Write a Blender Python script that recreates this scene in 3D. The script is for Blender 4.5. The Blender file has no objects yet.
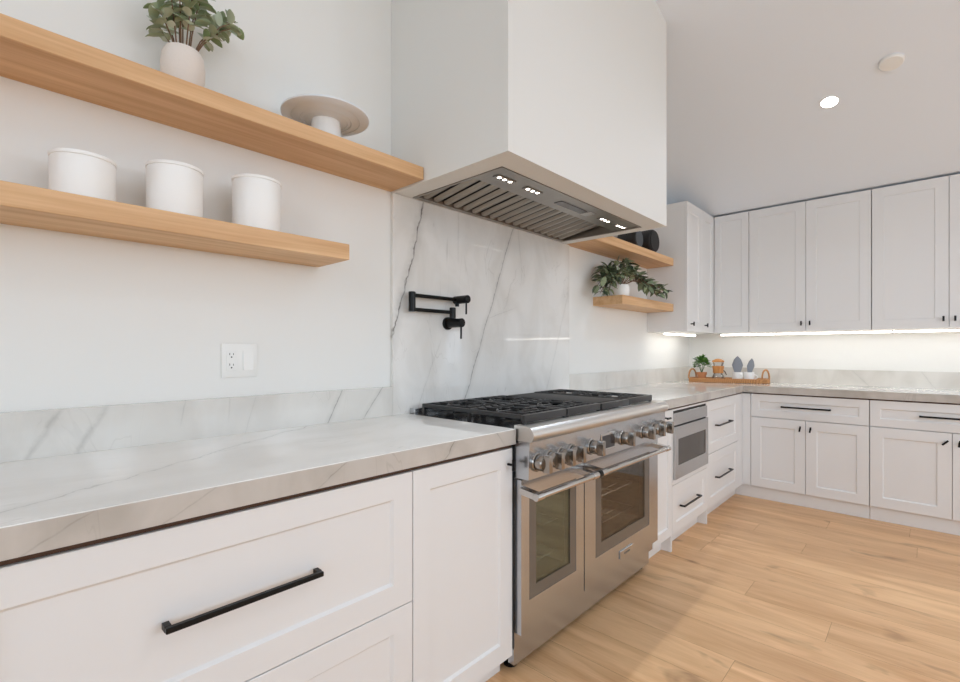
import bpy, bmesh, math, random
from mathutils import Vector, Matrix
random.seed(7)
S = bpy.context.scene
COL = S.collection
PI = math.pi

# ------------------------------------------------------------------ camera
cd = bpy.data.cameras.new('camera')
cam = bpy.data.objects.new('camera', cd); COL.objects.link(cam)
cam.location = (0.0, -1.74, 1.1995)
YAW = math.radians(43.0)                      # towards the range wall, measured from +X
fwd = Vector((math.cos(YAW), math.sin(YAW), 0))
cam.rotation_euler = fwd.to_track_quat('-Z', 'Y').to_euler()
cd.sensor_width = 36.0
cd.lens = 477.9/960*36.0
cd.shift_y = 9.5/960
cd.clip_start = 0.02
S.camera = cam

# ------------------------------------------------------------------ world and exposure
W = bpy.data.worlds.new('sky'); S.world = W; W.use_nodes = True
nt = W.node_tree; nt.nodes.clear()
wo = nt.nodes.new('ShaderNodeOutputWorld'); wb = nt.nodes.new('ShaderNodeBackground')
wb.inputs['Color'].default_value = (0.815, 0.93, 1.07, 1); wb.inputs['Strength'].default_value = 3.2
nt.links.new(wb.outputs[0], wo.inputs[0])
S.view_settings.view_transform = 'Standard'
S.view_settings.look = 'None'
S.view_settings.gamma = 1.0
S.view_settings.use_curve_mapping = False
S.view_settings.exposure = 0.0
S.cycles.use_denoising = True
S.cycles.max_bounces = 14
S.cycles.diffuse_bounces = 7
S.cycles.glossy_bounces = 5
S.cycles.transparent_max_bounces = 12
S.cycles.sample_clamp_indirect = 6.0
S.cycles.caustics_reflective = False
S.cycles.caustics_refractive = False
CAN_WATT = 3.6
HOOD_WATT = 0.8
BAR_WATT = 0.5
PENDANT_WATT = 16.5

# ------------------------------------------------------------------ materials
def new_mat(name):
    m = bpy.data.materials.new(name); m.use_nodes = True
    b = m.node_tree.nodes['Principled BSDF']
    return m, m.node_tree, b
def srgb(r, g, b):
    f = lambda c: (c/255/12.92 if c/255 <= 0.04045 else ((c/255+0.055)/1.055)**2.4)
    return (f(r), f(g), f(b), 1)
def nd(t, typ, **kw):
    n = t.nodes.new(typ)
    for k, v in kw.items():
        if hasattr(n, k): setattr(n, k, v)
    return n
def plain(name, col, rough=0.5, metal=0.0, bump=0.0, bscale=200.0, spec=0.5, var=0.0, coat=0.0):
    m, t, b = new_mat(name)
    b.inputs['Roughness'].default_value = rough
    b.inputs['Metallic'].default_value = metal
    b.inputs['Specular IOR Level'].default_value = spec
    b.inputs['Coat Weight'].default_value = coat
    tc = nd(t, 'ShaderNodeTexCoord')
    nz = nd(t, 'ShaderNodeTexNoise'); nz.inputs['Scale'].default_value = bscale; nz.inputs['Detail'].default_value = 3
    t.links.new(tc.outputs['Object'], nz.inputs['Vector'])
    mx = nd(t, 'ShaderNodeMix', data_type='RGBA')
    mx.inputs[6].default_value = col
    mx.inputs[7].default_value = tuple(c*(1-var) for c in col[:3])+(1,)
    t.links.new(nz.outputs['Fac'], mx.inputs[0])
    t.links.new(mx.outputs[2], b.inputs['Base Color'])
    if bump:
        bp = nd(t, 'ShaderNodeBump'); bp.inputs['Strength'].default_value = bump; bp.inputs['Distance'].default_value = 0.002
        t.links.new(nz.outputs['Fac'], bp.inputs['Height']); t.links.new(bp.outputs[0], b.inputs['Normal'])
    return m
def brushed(name, col, rough, stretch, rvar=0.12):
    m, t, b = new_mat(name)
    b.inputs['Metallic'].default_value = 1.0
    tc = nd(t, 'ShaderNodeTexCoord'); mp = nd(t, 'ShaderNodeMapping'); mp.inputs['Scale'].default_value = stretch
    nz = nd(t, 'ShaderNodeTexNoise'); nz.inputs['Scale'].default_value = 1.0; nz.inputs['Detail'].default_value = 4
    t.links.new(tc.outputs['Object'], mp.inputs[0]); t.links.new(mp.outputs[0], nz.inputs['Vector'])
    r = nd(t, 'ShaderNodeMapRange'); r.inputs['To Min'].default_value = rough-rvar/2; r.inputs['To Max'].default_value = rough+rvar/2
    t.links.new(nz.outputs['Fac'], r.inputs['Value']); t.links.new(r.outputs[0], b.inputs['Roughness'])
    mx = nd(t, 'ShaderNodeMix', data_type='RGBA'); mx.inputs[6].default_value = col; mx.inputs[7].default_value = tuple(c*0.95 for c in col[:3])+(1,)
    t.links.new(nz.outputs['Fac'], mx.inputs[0]); t.links.new(mx.outputs[2], b.inputs['Base Color'])
    return m
def emit(name, col, st):
    m, t, b = new_mat(name)
    b.inputs['Base Color'].default_value = (0.8, 0.8, 0.8, 1)
    b.inputs['Emission Color'].default_value = col; b.inputs['Emission Strength'].default_value = st
    return m
def wood(name, c1, c2, axis, rough=0.45, scale=1.0):
    # grain runs along `axis`
    m, t, b = new_mat(name)
    ge = nd(t, 'ShaderNodeNewGeometry'); mp = nd(t, 'ShaderNodeMapping')
    sc = [26*scale]*3; sc['xyz'.index(axis)] = 1.3*scale
    mp.inputs['Scale'].default_value = sc
    t.links.new(ge.outputs['Position'], mp.inputs[0])
    n1 = nd(t, 'ShaderNodeTexNoise'); n1.inputs['Scale'].default_value = 1.0; n1.inputs['Detail'].default_value = 6; n1.inputs['Distortion'].default_value = 0.4
    t.links.new(mp.outputs[0], n1.inputs['Vector'])
    mp2 = nd(t, 'ShaderNodeMapping'); s2 = [170*scale]*3; s2['xyz'.index(axis)] = 5*scale; mp2.inputs['Scale'].default_value = s2
    t.links.new(ge.outputs['Position'], mp2.inputs[0])
    n2 = nd(t, 'ShaderNodeTexNoise'); n2.inputs['Scale'].default_value = 1.0; n2.inputs['Detail'].default_value = 3
    t.links.new(mp2.outputs[0], n2.inputs['Vector'])
    ad = nd(t, 'ShaderNodeMath', operation='MULTIPLY_ADD'); ad.inputs[1].default_value = 0.35
    t.links.new(n2.outputs['Fac'], ad.inputs[0]); t.links.new(n1.outputs['Fac'], ad.inputs[2])
    r = nd(t, 'ShaderNodeMapRange'); r.inputs['From Min'].default_value = 0.42; r.inputs['From Max'].default_value = 0.95
    t.links.new(ad.outputs[0], r.inputs['Value'])
    mx = nd(t, 'ShaderNodeMix', data_type='RGBA'); mx.inputs[6].default_value = c1; mx.inputs[7].default_value = c2
    t.links.new(r.outputs[0], mx.inputs[0]); t.links.new(mx.outputs[2], b.inputs['Base Color'])
    b.inputs['Roughness'].default_value = rough
    bp = nd(t, 'ShaderNodeBump'); bp.inputs['Strength'].default_value = 0.08; bp.inputs['Distance'].default_value = 0.001
    t.links.new(ad.outputs[0], bp.inputs['Height']); t.links.new(bp.outputs[0], b.inputs['Normal'])
    return m
def stone(name, u, v, veins, soft=1.0, rough=0.04, light=(234, 232, 228), shade=(208, 204, 197)):
    """white quartzite; veins = [(u0, v0, du/dv, half width, strength, vmin, vmax, wobble)]"""
    m, t, b = new_mat(name)
    ge = nd(t, 'ShaderNodeNewGeometry'); sp = nd(t, 'ShaderNodeSeparateXYZ'); t.links.new(ge.outputs['Position'], sp.inputs[0])
    def math_(op, a, c=None, d=None):
        n = nd(t, 'ShaderNodeMath', operation=op)
        for i, q in enumerate((a, c, d)):
            if q is None: continue
            if isinstance(q, (int, float)): n.inputs[i].default_value = q
            else: t.links.new(q, n.inputs[i])
        return n.outputs[0]
    def noise(scale, detail=4, rot=None, sc=None, dist=0.0):
        n = nd(t, 'ShaderNodeTexNoise'); n.inputs['Scale'].default_value = scale; n.inputs['Detail'].default_value = detail
        n.inputs['Distortion'].default_value = dist
        if rot or sc:
            mp = nd(t, 'ShaderNodeMapping')
            if rot: mp.inputs['Rotation'].default_value = rot
            if sc: mp.inputs['Scale'].default_value = sc
            t.links.new(ge.outputs['Position'], mp.inputs[0]); t.links.new(mp.outputs[0], n.inputs['Vector'])
        else: t.links.new(ge.outputs['Position'], n.inputs['Vector'])
        return n.outputs['Fac']
    def mapr(x, a, c, d, e):
        n = nd(t, 'ShaderNodeMapRange')
        for i, q in zip(('From Min', 'From Max', 'To Min', 'To Max'), (a, c, d, e)): n.inputs[i].default_value = q
        t.links.new(x, n.inputs['Value']); return n.outputs[0]
    cu, cv = sp.outputs['XYZ'.index(u)], sp.outputs['XYZ'.index(v)]
    w1 = noise(7.0, 5); w2 = noise(38.0, 4); tone = noise(2.2, 5, dist=0.6)
    cloud = noise(1.0, 6, rot=(0.0, 0.45, 0.0) if v == 'Z' else (0, 0, 0.5), sc=(5, 5, 3.0) if v == 'Z' else (2.5, 5, 5), dist=0.8)
    total = None
    for (u0, v0, k, hw, st, vmin, vmax, wob) in veins:
        base = math_('SUBTRACT', cu, u0)
        base = math_('SUBTRACT', base, math_('MULTIPLY', math_('SUBTRACT', cv, v0), k))
        base = math_('ADD', base, math_('MULTIPLY', math_('SUBTRACT', w1, 0.5), wob))
        base = math_('ADD', base, math_('MULTIPLY', math_('SUBTRACT', w2, 0.5), wob*0.35))
        d = math_('ABSOLUTE', math_('DIVIDE', base, math.sqrt(1+k*k)))
        core = mapr(d, 0.0, hw, st, 0.0)
        halo = mapr(d, 0.0, hw*6, st*0.22, 0.0)
        vv = math_('MAXIMUM', core, halo)
        fade = math_('MULTIPLY', mapr(cv, vmin-0.03, vmin+0.03, 0, 1), mapr(cv, vmax-0.03, vmax+0.03, 1, 0))
        vv = math_('MULTIPLY', math_('MULTIPLY', vv, fade), mapr(w2, 0.3, 0.6, 0.45, 1.0))
        total = vv if total is None else math_('MAXIMUM', total, vv)
    mx = nd(t, 'ShaderNodeMix', data_type='RGBA'); mx.inputs[6].default_value = srgb(*light); mx.inputs[7].default_value = srgb(*shade)
    t.links.new(math_('MULTIPLY', mapr(cloud, 0.40, 0.80, 0.0, 1.0), soft), mx.inputs[0])
    # fine random hairlines
    line = math_('ABSOLUTE', math_('SUBTRACT', noise(1.0, 3, rot=(0, 0.5, 0) if v == 'Z' else (0, 0, 0.45), sc=(6, 6, 1.6) if v == 'Z' else (1.6, 6, 6), dist=0.8), 0.5))
    hair = math_('MULTIPLY', mapr(line, 0.0, 0.006, 0.24, 0.0), mapr(tone, 0.48, 0.62, 0.0, 1.0))
    mx2 = nd(t, 'ShaderNodeMix', data_type='RGBA'); mx2.inputs[7].default_value = srgb(140, 134, 124)
    t.links.new(mx.outputs[2], mx2.inputs[6]); t.links.new(hair, mx2.inputs[0])
    out = mx2.outputs[2]
    if total is not None:
        mx3 = nd(t, 'ShaderNodeMix', data_type='RGBA'); mx3.inputs[7].default_value = srgb(88, 84, 76)
        t.links.new(out, mx3.inputs[6]); t.links.new(total, mx3.inputs[0]); out = mx3.outputs[2]
    t.links.new(out, b.inputs['Base Color'])
    b.inputs['Roughness'].default_value = rough
    return m
def glass(name, tint=(1, 1, 1, 1), refl=0.12, rough=0.01):
    m, t, b = new_mat(name); t.nodes.remove(b)
    o = [n for n in t.nodes if n.type == 'OUTPUT_MATERIAL'][0]
    tr = nd(t, 'ShaderNodeBsdfTransparent'); tr.inputs[0].default_value = tint
    gl = nd(t, 'ShaderNodeBsdfGlossy'); gl.inputs['Roughness'].default_value = rough
    fr = nd(t, 'ShaderNodeLayerWeight'); fr.inputs['Blend'].default_value = 0.35
    mr = nd(t, 'ShaderNodeMapRange'); mr.inputs['To Min'].default_value = refl*0.5; mr.inputs['To Max'].default_value = min(1, refl*5)
    t.links.new(fr.outputs['Fresnel'], mr.inputs['Value'])
    mx = nd(t, 'ShaderNodeMixShader'); t.links.new(mr.outputs[0], mx.inputs[0]); t.links.new(tr.outputs[0], mx.inputs[1]); t.links.new(gl.outputs[0], mx.inputs[2])
    t.links.new(mx.outputs[0], o.inputs[0]); return m
def floor_mat():
    m, t, b = new_mat('oak_floor')
    ge = nd(t, 'ShaderNodeNewGeometry')
    at = nd(t, 'ShaderNodeAttribute'); at.attribute_name = 'tone'
    cb = nd(t, 'ShaderNodeCombineXYZ'); t.links.new(at.outputs['Fac'], cb.inputs['Z'])
    sc = nd(t, 'ShaderNodeVectorMath', operation='SCALE'); sc.inputs['Scale'].default_value = 40; t.links.new(cb.outputs[0], sc.inputs[0])
    ad = nd(t, 'ShaderNodeVectorMath', operation='ADD'); t.links.new(ge.outputs['Position'], ad.inputs[0]); t.links.new(sc.outputs[0], ad.inputs[1])
    def noise(scl, detail, dist):
        mp = nd(t, 'ShaderNodeMapping'); mp.inputs['Scale'].default_value = scl
        n = nd(t, 'ShaderNodeTexNoise'); n.inputs['Scale'].default_value = 1; n.inputs['Detail'].default_value = detail; n.inputs['Distortion'].default_value = dist
        t.links.new(ad.outputs[0], mp.inputs[0]); t.links.new(mp.outputs[0], n.inputs['Vector']); return n.outputs['Fac']
    g1 = noise((9, 1.3, 1), 7, 1.1); g2 = noise((150, 7, 1), 4, 0.3); kn = noise((8, 3.0, 1), 3, 0.6)
    mx = nd(t, 'ShaderNodeMix', data_type='RGBA'); mx.inputs[6].default_value = srgb(236, 193, 146); mx.inputs[7].default_value = srgb(194, 144, 98)
    a2 = nd(t, 'ShaderNodeMath', operation='MULTIPLY_ADD'); a2.inputs[1].default_value = 0.35; t.links.new(g2, a2.inputs[0]); t.links.new(g1, a2.inputs[2])
    r = nd(t, 'ShaderNodeMapRange'); r.inputs['From Min'].default_value = 0.45; r.inputs['From Max'].default_value = 1.0; t.links.new(a2.outputs[0], r.inputs['Value'])
    t.links.new(r.outputs[0], mx.inputs[0])
    tn = nd(t, 'ShaderNodeMix', data_type='RGBA', blend_type='MULTIPLY'); tn.inputs[0].default_value = 1.0
    tr = nd(t, 'ShaderNodeMix', data_type='RGBA'); tr.inputs[6].default_value = (0.91, 0.88, 0.86, 1); tr.inputs[7].default_value = (1.04, 1.03, 1.02, 1)
    t.links.new(at.outputs['Fac'], tr.inputs[0]); t.links.new(mx.outputs[2], tn.inputs[6]); t.links.new(tr.outputs[2], tn.inputs[7])
    kr = nd(t, 'ShaderNodeMapRange'); kr.inputs['From Min'].default_value = 0.635; kr.inputs['From Max'].default_value = 0.80; kr.inputs['To Max'].default_value = 0.85
    t.links.new(kn, kr.inputs['Value'])
    k = nd(t, 'ShaderNodeMix', data_type='RGBA'); k.inputs[7].default_value = srgb(120, 78, 46)
    t.links.new(kr.outputs[0], k.inputs[0]); t.links.new(tn.outputs[2], k.inputs[6]); t.links.new(k.outputs[2], b.inputs['Base Color'])
    b.inputs['Roughness'].default_value = 0.36
    bp = nd(t, 'ShaderNodeBump'); bp.inputs['Strength'].default_value = 0.06; bp.inputs['Distance'].default_value = 0.001
    t.links.new(a2.outputs[0], bp.inputs['Height']); t.links.new(bp.outputs[0], b.inputs['Normal'])
    return m
def leaf_mat(name, c1, c2):
    m, t, b = new_mat(name)
    at = nd(t, 'ShaderNodeAttribute'); at.attribute_name = 'tone'
    mx = nd(t, 'ShaderNodeMix', data_type='RGBA'); mx.inputs[6].default_value = c1; mx.inputs[7].default_value = c2
    t.links.new(at.outputs['Fac'], mx.inputs[0]); t.links.new(mx.outputs[2], b.inputs['Base Color'])
    b.inputs['Roughness'].default_value = 0.5
    return m
def wicker_mat(name, c1, c2):
    m, t, b = new_mat(name)
    tc = nd(t, 'ShaderNodeTexCoord'); wv = nd(t, 'ShaderNodeTexWave'); wv.inputs['Scale'].default_value = 60; wv.inputs['Distortion'].default_value = 2; wv.bands_direction = 'DIAGONAL'
    t.links.new(tc.outputs['Object'], wv.inputs['Vector'])
    mx = nd(t, 'ShaderNodeMix', data_type='RGBA'); mx.inputs[6].default_value = c1; mx.inputs[7].default_value = c2
    t.links.new(wv.outputs['Fac'], mx.inputs[0]); t.links.new(mx.outputs[2], b.inputs['Base Color']); b.inputs['Roughness'].default_value = 0.6
    bp = nd(t, 'ShaderNodeBump'); bp.inputs['Strength'].default_value = 0.6; bp.inputs['Distance'].default_value = 0.003
    t.links.new(wv.outputs['Fac'], bp.inputs['Height']); t.links.new(bp.outputs[0], b.inputs['Normal'])
    return m

M = {}
M['wall'] = plain('wall_paint', srgb(234, 233, 229), 0.75, bump=0.05, bscale=350)
M['ceiling'] = plain('ceiling_paint', srgb(234, 241, 249), 0.85, bump=0.05, bscale=300)
M['hood'] = plain('hood_plaster', srgb(226, 225, 221), 0.65, bump=0.04, bscale=300)
M['cab'] = plain('cabinet_lacquer', srgb(227, 226, 225), 0.38, bump=0.0)
M['rail'] = plain('shaded_plywood_edge', srgb(70, 44, 26), 0.7)  # plywood edge, with the shade of the gap under the worktop put into colour
M['oak'] = wood('shelf_oak', srgb(230, 190, 144), srgb(196, 147, 98), 'x', 0.5)
M['floor'] = floor_mat()
M['subfloor'] = plain('plank_groove', srgb(140, 102, 68), 0.8)
M['steel'] = brushed('brushed_steel', (0.58, 0.585, 0.595, 1), 0.26, (2, 90, 500), 0.05)
M['steelv'] = brushed('brushed_steel_front', (0.56, 0.58, 0.61, 1), 0.25, (2, 90, 500), 0.05)
M['chrome'] = brushed('polished_steel', (0.60, 0.59, 0.58, 1), 0.14, (8, 80, 80), 0.04)
M['knobsteel'] = brushed('knob_steel', (0.36, 0.33, 0.30, 1), 0.2, (8, 80, 80), 0.04)  # darker than the chrome; dark reflections are put into its colour
M['railsteel'] = brushed('front_rail_steel', (0.72, 0.70, 0.675, 1), 0.36, (2, 90, 500), 0.05)
M['taupe'] = plain('oven_glass_border', srgb(112, 106, 99), 0.16, metal=0.35)
M['cavity'] = plain('oven_cavity', srgb(66, 58, 51), 0.4)
M['ovenglass'] = glass('oven_window_glass', (0.84, 0.82, 0.79, 1), 0.06)
M['ovenglassg'] = glass('oven_glass_green_reflection', (0.74, 0.84, 0.80, 1), 0.10)  # left pane, its green reflection put into the tint
M['smoked'] = plain('smoked_window', srgb(64, 58, 52), 0.08, metal=0.2)
M['black'] = plain('matte_black_metal', (0.0035, 0.0035, 0.0035, 1), 0.34, spec=0.25)
M['iron'] = plain('cast_iron', (0.021, 0.021, 0.022, 1), 0.36, bump=0.15, bscale=400)
M['enamel'] = plain('black_enamel', (0.01, 0.01, 0.011, 1), 0.18)
M['griddle'] = plain('griddle_plate', (0.008, 0.008, 0.008, 1), 0.5, spec=0.25)
M['brass'] = plain('burner_cap', (0.05, 0.048, 0.045, 1), 0.3, metal=0.6)
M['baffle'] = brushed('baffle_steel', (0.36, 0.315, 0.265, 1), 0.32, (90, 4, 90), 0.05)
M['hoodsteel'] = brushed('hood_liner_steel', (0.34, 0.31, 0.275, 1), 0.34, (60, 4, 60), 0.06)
M['dark'] = plain('shadow_gap', (0.02, 0.018, 0.016, 1), 0.6)
M['white'] = plain('white_ceramic', srgb(246, 245, 242), 0.55, bump=0.12, bscale=160)
M['gloss'] = plain('white_glaze', srgb(236, 236, 234), 0.18)
M['pinkpot'] = plain('pale_clay', srgb(228, 218, 209), 0.8, bump=0.25, bscale=120, var=0.05)
M['cakew'] = plain('cake_stand_glaze', srgb(226, 229, 233), 0.5)
M['plastic'] = plain('white_plastic', srgb(236, 235, 231), 0.35)
M['hole'] = plain('dark_slot', (0.02, 0.02, 0.02, 1), 0.6)
M['charcoal'] = plain('charcoal_ceramic', (0.014, 0.013, 0.013, 1), 0.55)
M['slate'] = plain('slate_ceramic', (0.06, 0.068, 0.075, 1), 0.5)
M['terra'] = plain('terracotta', srgb(205, 138, 92), 0.8, var=0.1)
M['carafe'] = glass('clear_glass', (0.92, 0.92, 0.92, 1), 0.14)
M['collar'] = wood('collar_wood', srgb(214, 150, 84), srgb(176, 112, 54), 'z', 0.5, 2.0)
M['leather'] = plain('dark_leather', srgb(66, 40, 22), 0.6)
M['coffee'] = plain('coffee', srgb(70, 36, 18), 0.2)
M['linen'] = plain('grey_linen', srgb(146, 150, 158), 0.9, bump=0.4, bscale=300, var=0.15)
M['wicker'] = wicker_mat('woven_rattan', srgb(222, 166, 108), srgb(140, 86, 44))
M['stem'] = plain('stem_brown', srgb(120, 92, 70), 0.7)
M['euc'] = leaf_mat('eucalyptus_leaf', srgb(126, 148, 98), srgb(206, 212, 194))
M['dleaf'] = leaf_mat('trailing_leaf', srgb(34, 54, 34), srgb(176, 190, 150))
M['gleaf'] = leaf_mat('small_green_leaf', srgb(40, 90, 30), srgb(104, 150, 66))
M['led'] = emit('hood_led', (1, 0.93, 0.82, 1), 14.0)
M['bar'] = emit('light_bar_diffuser', (1, 0.95, 0.88, 1), 6.0)
M['can'] = emit('downlight_lens', (1, 0.95, 0.88, 1), 12.0)
M['globe'] = emit('globe_glass', (1, 0.95, 0.88, 1), 14.0)
M['screen'] = plain('display_glass', srgb(44, 42, 44), 0.08)
M['pane'] = glass('window_glass', (0.97, 0.98, 0.98, 1), 0.05)
M['pale_patio'] = plain('pale_patio', srgb(196, 194, 190), 0.9, var=0.1, bscale=30)  # unseen pale paving, lightened to bounce daylight up to the ceiling
VB = [(2.0, 1.40, 3.2, 0.0032, 0.5, 1.385, 1.425, 0.05), (2.10, 1.55, 0.5, 0.0022, 0.35, 1.43, 1.66, 0.06), (1.396, 1.66, 0.285, 0.0068, 1.0, 1.10, 1.9, 0.055), (2.02, 1.65, 0.415, 0.0045, 0.8, 0.9, 1.9, 0.03),
      (2.60, 1.33, 0.40, 0.003, 0.28, 0.9, 1.72, 0.02), (1.684, 1.78, 0.02, 0.002, 0.3, 1.66, 1.90, 0.02), 
      (1.52, 1.15, 0.45, 0.002, 0.3, 0.9, 1.24, 0.03), (2.18, 1.80, -0.15, 0.002, 0.3, 1.70, 1.9, 0.02)]
M['slab'] = stone('quartzite_splash', 'X', 'Z', VB, 0.7)
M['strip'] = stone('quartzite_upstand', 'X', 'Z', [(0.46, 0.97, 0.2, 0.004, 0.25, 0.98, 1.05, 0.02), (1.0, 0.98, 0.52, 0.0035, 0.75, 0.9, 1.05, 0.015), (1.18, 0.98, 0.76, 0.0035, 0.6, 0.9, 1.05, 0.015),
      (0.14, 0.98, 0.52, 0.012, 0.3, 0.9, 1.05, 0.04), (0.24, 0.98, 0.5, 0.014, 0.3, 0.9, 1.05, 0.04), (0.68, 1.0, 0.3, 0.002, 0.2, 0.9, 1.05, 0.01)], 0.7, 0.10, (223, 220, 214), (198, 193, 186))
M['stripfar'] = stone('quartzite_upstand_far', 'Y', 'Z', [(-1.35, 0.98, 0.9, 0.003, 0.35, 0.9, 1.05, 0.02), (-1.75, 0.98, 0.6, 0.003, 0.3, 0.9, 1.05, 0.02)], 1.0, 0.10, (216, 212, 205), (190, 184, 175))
M['top'] = stone('quartzite_worktop', 'Y', 'X', [(-0.39, 0.30, 0.62, 0.004, 0.42, -0.5, 0.92, 0.09), (-0.06, 0.92, 0.1, 0.003, 0.3, 0.85, 1.2, 0.05)], 0.6)
M['edge'] = stone('quartzite_edge_shaded', 'X', 'Z', [(1.02, 0.88, 0.9, 0.003, 0.75, 0.85, 0.93, 0.05), (1.27, 0.9, -0.9, 0.003, 0.6, 0.88, 0.93, 0.02), (0.62, 0.88, 1.6, 0.003, 0.4, 0.85, 0.93, 0.03), (0.3, 0.88, 1.8, 0.003, 0.3, 0.85, 0.93, 0.03), (0.1, 0.88, 1.8, 0.003, 0.3, 0.85, 0.93, 0.03)], 0.9, 0.1, (197, 191, 184), (166, 159, 150))  # darker copy of the worktop stone; edge shade is put into its colour

# ------------------------------------------------------------------ mesh helpers
def off(parent):
    v = Vector((0, 0, 0))
    while parent is not None:
        v += Vector(parent.location); parent = parent.parent
    return v
class MB:
    def __init__(s): s.bm = bmesh.new(); s.tone = s.bm.faces.layers.float.new('tone')
    def box(s, x0, x1, y0, y1, z0, z1, bev=0.0, seg=1, mi=0):
        x0, x1 = sorted((x0, x1)); y0, y1 = sorted((y0, y1)); z0, z1 = sorted((z0, z1))
        v = [s.bm.verts.new(p) for p in ((x0,y0,z0),(x1,y0,z0),(x1,y1,z0),(x0,y1,z0),(x0,y0,z1),(x1,y0,z1),(x1,y1,z1),(x0,y1,z1))]
        fs = [s.bm.faces.new([v[i] for i in q]) for q in ((3,2,1,0),(4,5,6,7),(0,1,5,4),(1,2,6,5),(2,3,7,6),(3,0,4,7))]
        for f in fs: f.material_index = mi
        if bev:
            es = set(e for f in fs for e in f.edges)
            bmesh.ops.bevel(s.bm, geom=list(es), offset=bev, segments=seg, profile=0.6, affect='EDGES')
        return s
    def poly(s, pts, mi=0, tone=0.0):
        f = s.bm.faces.new([s.bm.verts.new(p) for p in pts]); f.material_index = mi; f[s.tone] = tone; return f
    def prism(s, pts, vec, mi=0):
        """closed outline extruded along vec"""
        vec = Vector(vec); n = len(pts)
        a = [s.bm.verts.new(p) for p in pts]; b = [s.bm.verts.new(Vector(p)+vec) for p in pts]
        fs = [s.bm.faces.new(a[::-1]), s.bm.faces.new(b)]
        for i in range(n): fs.append(s.bm.faces.new((a[i], a[(i+1) % n], b[(i+1) % n], b[i])))
        for f in fs: f.material_index = mi
        bmesh.ops.recalc_face_normals(s.bm, faces=fs)
        return s
    def lathe(s, prof, c, axis=(0, 0, 1), seg=32, cap=True):
        """prof = [(r, h)] along axis from c"""
        ax = Vector(axis).normalized(); q = ax.to_track_quat('Z', 'Y'); c = Vector(c); rings = []; fs = []
        for r, h in prof:
            if r < 1e-6: rings.append([s.bm.verts.new(c+ax*h)])
            else: rings.append([s.bm.verts.new(c+q @ Vector((r*math.cos(2*PI*i/seg), r*math.sin(2*PI*i/seg), h))) for i in range(seg)])
        for a, b in zip(rings, rings[1:]):
            if len(a) == 1 and len(b) == 1: continue
            for i in range(seg):
                j = (i+1) % seg
                if len(a) == 1: fs.append(s.bm.faces.new((a[0], b[i], b[j])))
                elif len(b) == 1: fs.append(s.bm.faces.new((a[i], b[0], a[j])))
                else: fs.append(s.bm.faces.new((a[i], b[i], b[j], a[j])))
        if cap:
            for r in (rings[0], rings[-1]):
                if len(r) > 1: fs.append(s.bm.faces.new(r))
        bmesh.ops.recalc_face_normals(s.bm, faces=fs)
        return s
    def cyl(s, p0, p1, r, seg=20, r1=None, bev=0.0):
        p0, p1 = Vector(p0), Vector(p1); L = (p1-p0).length; r1 = r if r1 is None else r1
        pr = [(r, 0), (r1, L)] if not bev else [(r-bev, 0), (r, bev), (r1, L-bev), (r1-bev, L)]
        return s.lathe(pr, p0, p1-p0, seg)
    def tube(s, pts, r, seg=10, closed=False):
        pts = [Vector(p) for p in pts]; n = len(pts); rings = []; fs = []
        up = None
        for i, p in enumerate(pts):
            if closed: d = (pts[(i+1) % n]-pts[i-1])
            else: d = pts[min(i+1, n-1)]-pts[max(i-1, 0)]
            d.normalize()
            if up is None: up = d.orthogonal().normalized()
            up = (up-d*up.dot(d)).normalized(); sd = d.cross(up)
            rr = r[i] if isinstance(r, (list, tuple)) else r
            rings.append([s.bm.verts.new(p+up*(rr*math.cos(2*PI*k/seg))+sd*(rr*math.sin(2*PI*k/seg))) for k in range(seg)])
        prs = list(zip(rings, rings[1:]))+([(rings[-1], rings[0])] if closed else [])
        for a, b in prs:
            for k in range(seg): fs.append(s.bm.faces.new((a[k], a[(k+1) % seg], b[(k+1) % seg], b[k])))
        if not closed: fs += [s.bm.faces.new(rings[0]), s.bm.faces.new(rings[-1])]
        bmesh.ops.recalc_face_normals(s.bm, faces=fs)
        return s
    def shaker(s, o, u, n, w, h, t=0.02, rail=0.068, recess=0.008, ch=0.0012, lip=0.007):
        """shaker front: o lower corner on the back plane, u direction of width, n outward"""
        o, u, n = Vector(o), Vector(u), Vector(n); z = Vector((0, 0, 1))
        P = lambda a, b, d: s.bm.verts.new(o+u*a+z*b+n*d)
        def ring(i, d): return [P(i, i, d), P(w-i, i, d), P(w-i, h-i, d), P(i, h-i, d)]
        rs = [ring(0, 0), ring(0, t-ch), ring(ch, t)]
        if rail: rs += [ring(rail, t), ring(rail+lip, t-recess)]
        fs = [s.bm.faces.new(rs[0]), s.bm.faces.new(rs[-1])]
        for a, b in zip(rs, rs[1:]):
            for i in range(4): fs.append(s.bm.faces.new((a[i], a[(i+1) % 4], b[(i+1) % 4], b[i])))
        bmesh.ops.recalc_face_normals(s.bm, faces=fs)
        return s
    def leaf(s, base, d, nrm, L, w, tone, bend=0.25, rnd=False):
        base, d = Vector(base), Vector(d).normalized(); sd = d.cross(Vector(nrm))
        if sd.length < 1e-4: sd = d.orthogonal()
        sd.normalize(); up = sd.cross(d)
        st = [(0.0, 0.06), (0.2, 0.72), (0.45, 1.0), (0.72, 0.78), (0.9, 0.36), (1.0, 0.02)] if not rnd else [(0.0, 0.08), (0.15, 0.7), (0.4, 1.0), (0.65, 0.98), (0.88, 0.6), (1.0, 0.1)]
        rows = []
        for a, k in st:
            c = base+d*(a*L)-up*(bend*L*a*a); hw = w*k/2
            rows.append([s.bm.verts.new(c-sd*hw+up*hw*0.3), s.bm.verts.new(c), s.bm.verts.new(c+sd*hw+up*hw*0.3)])
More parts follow.
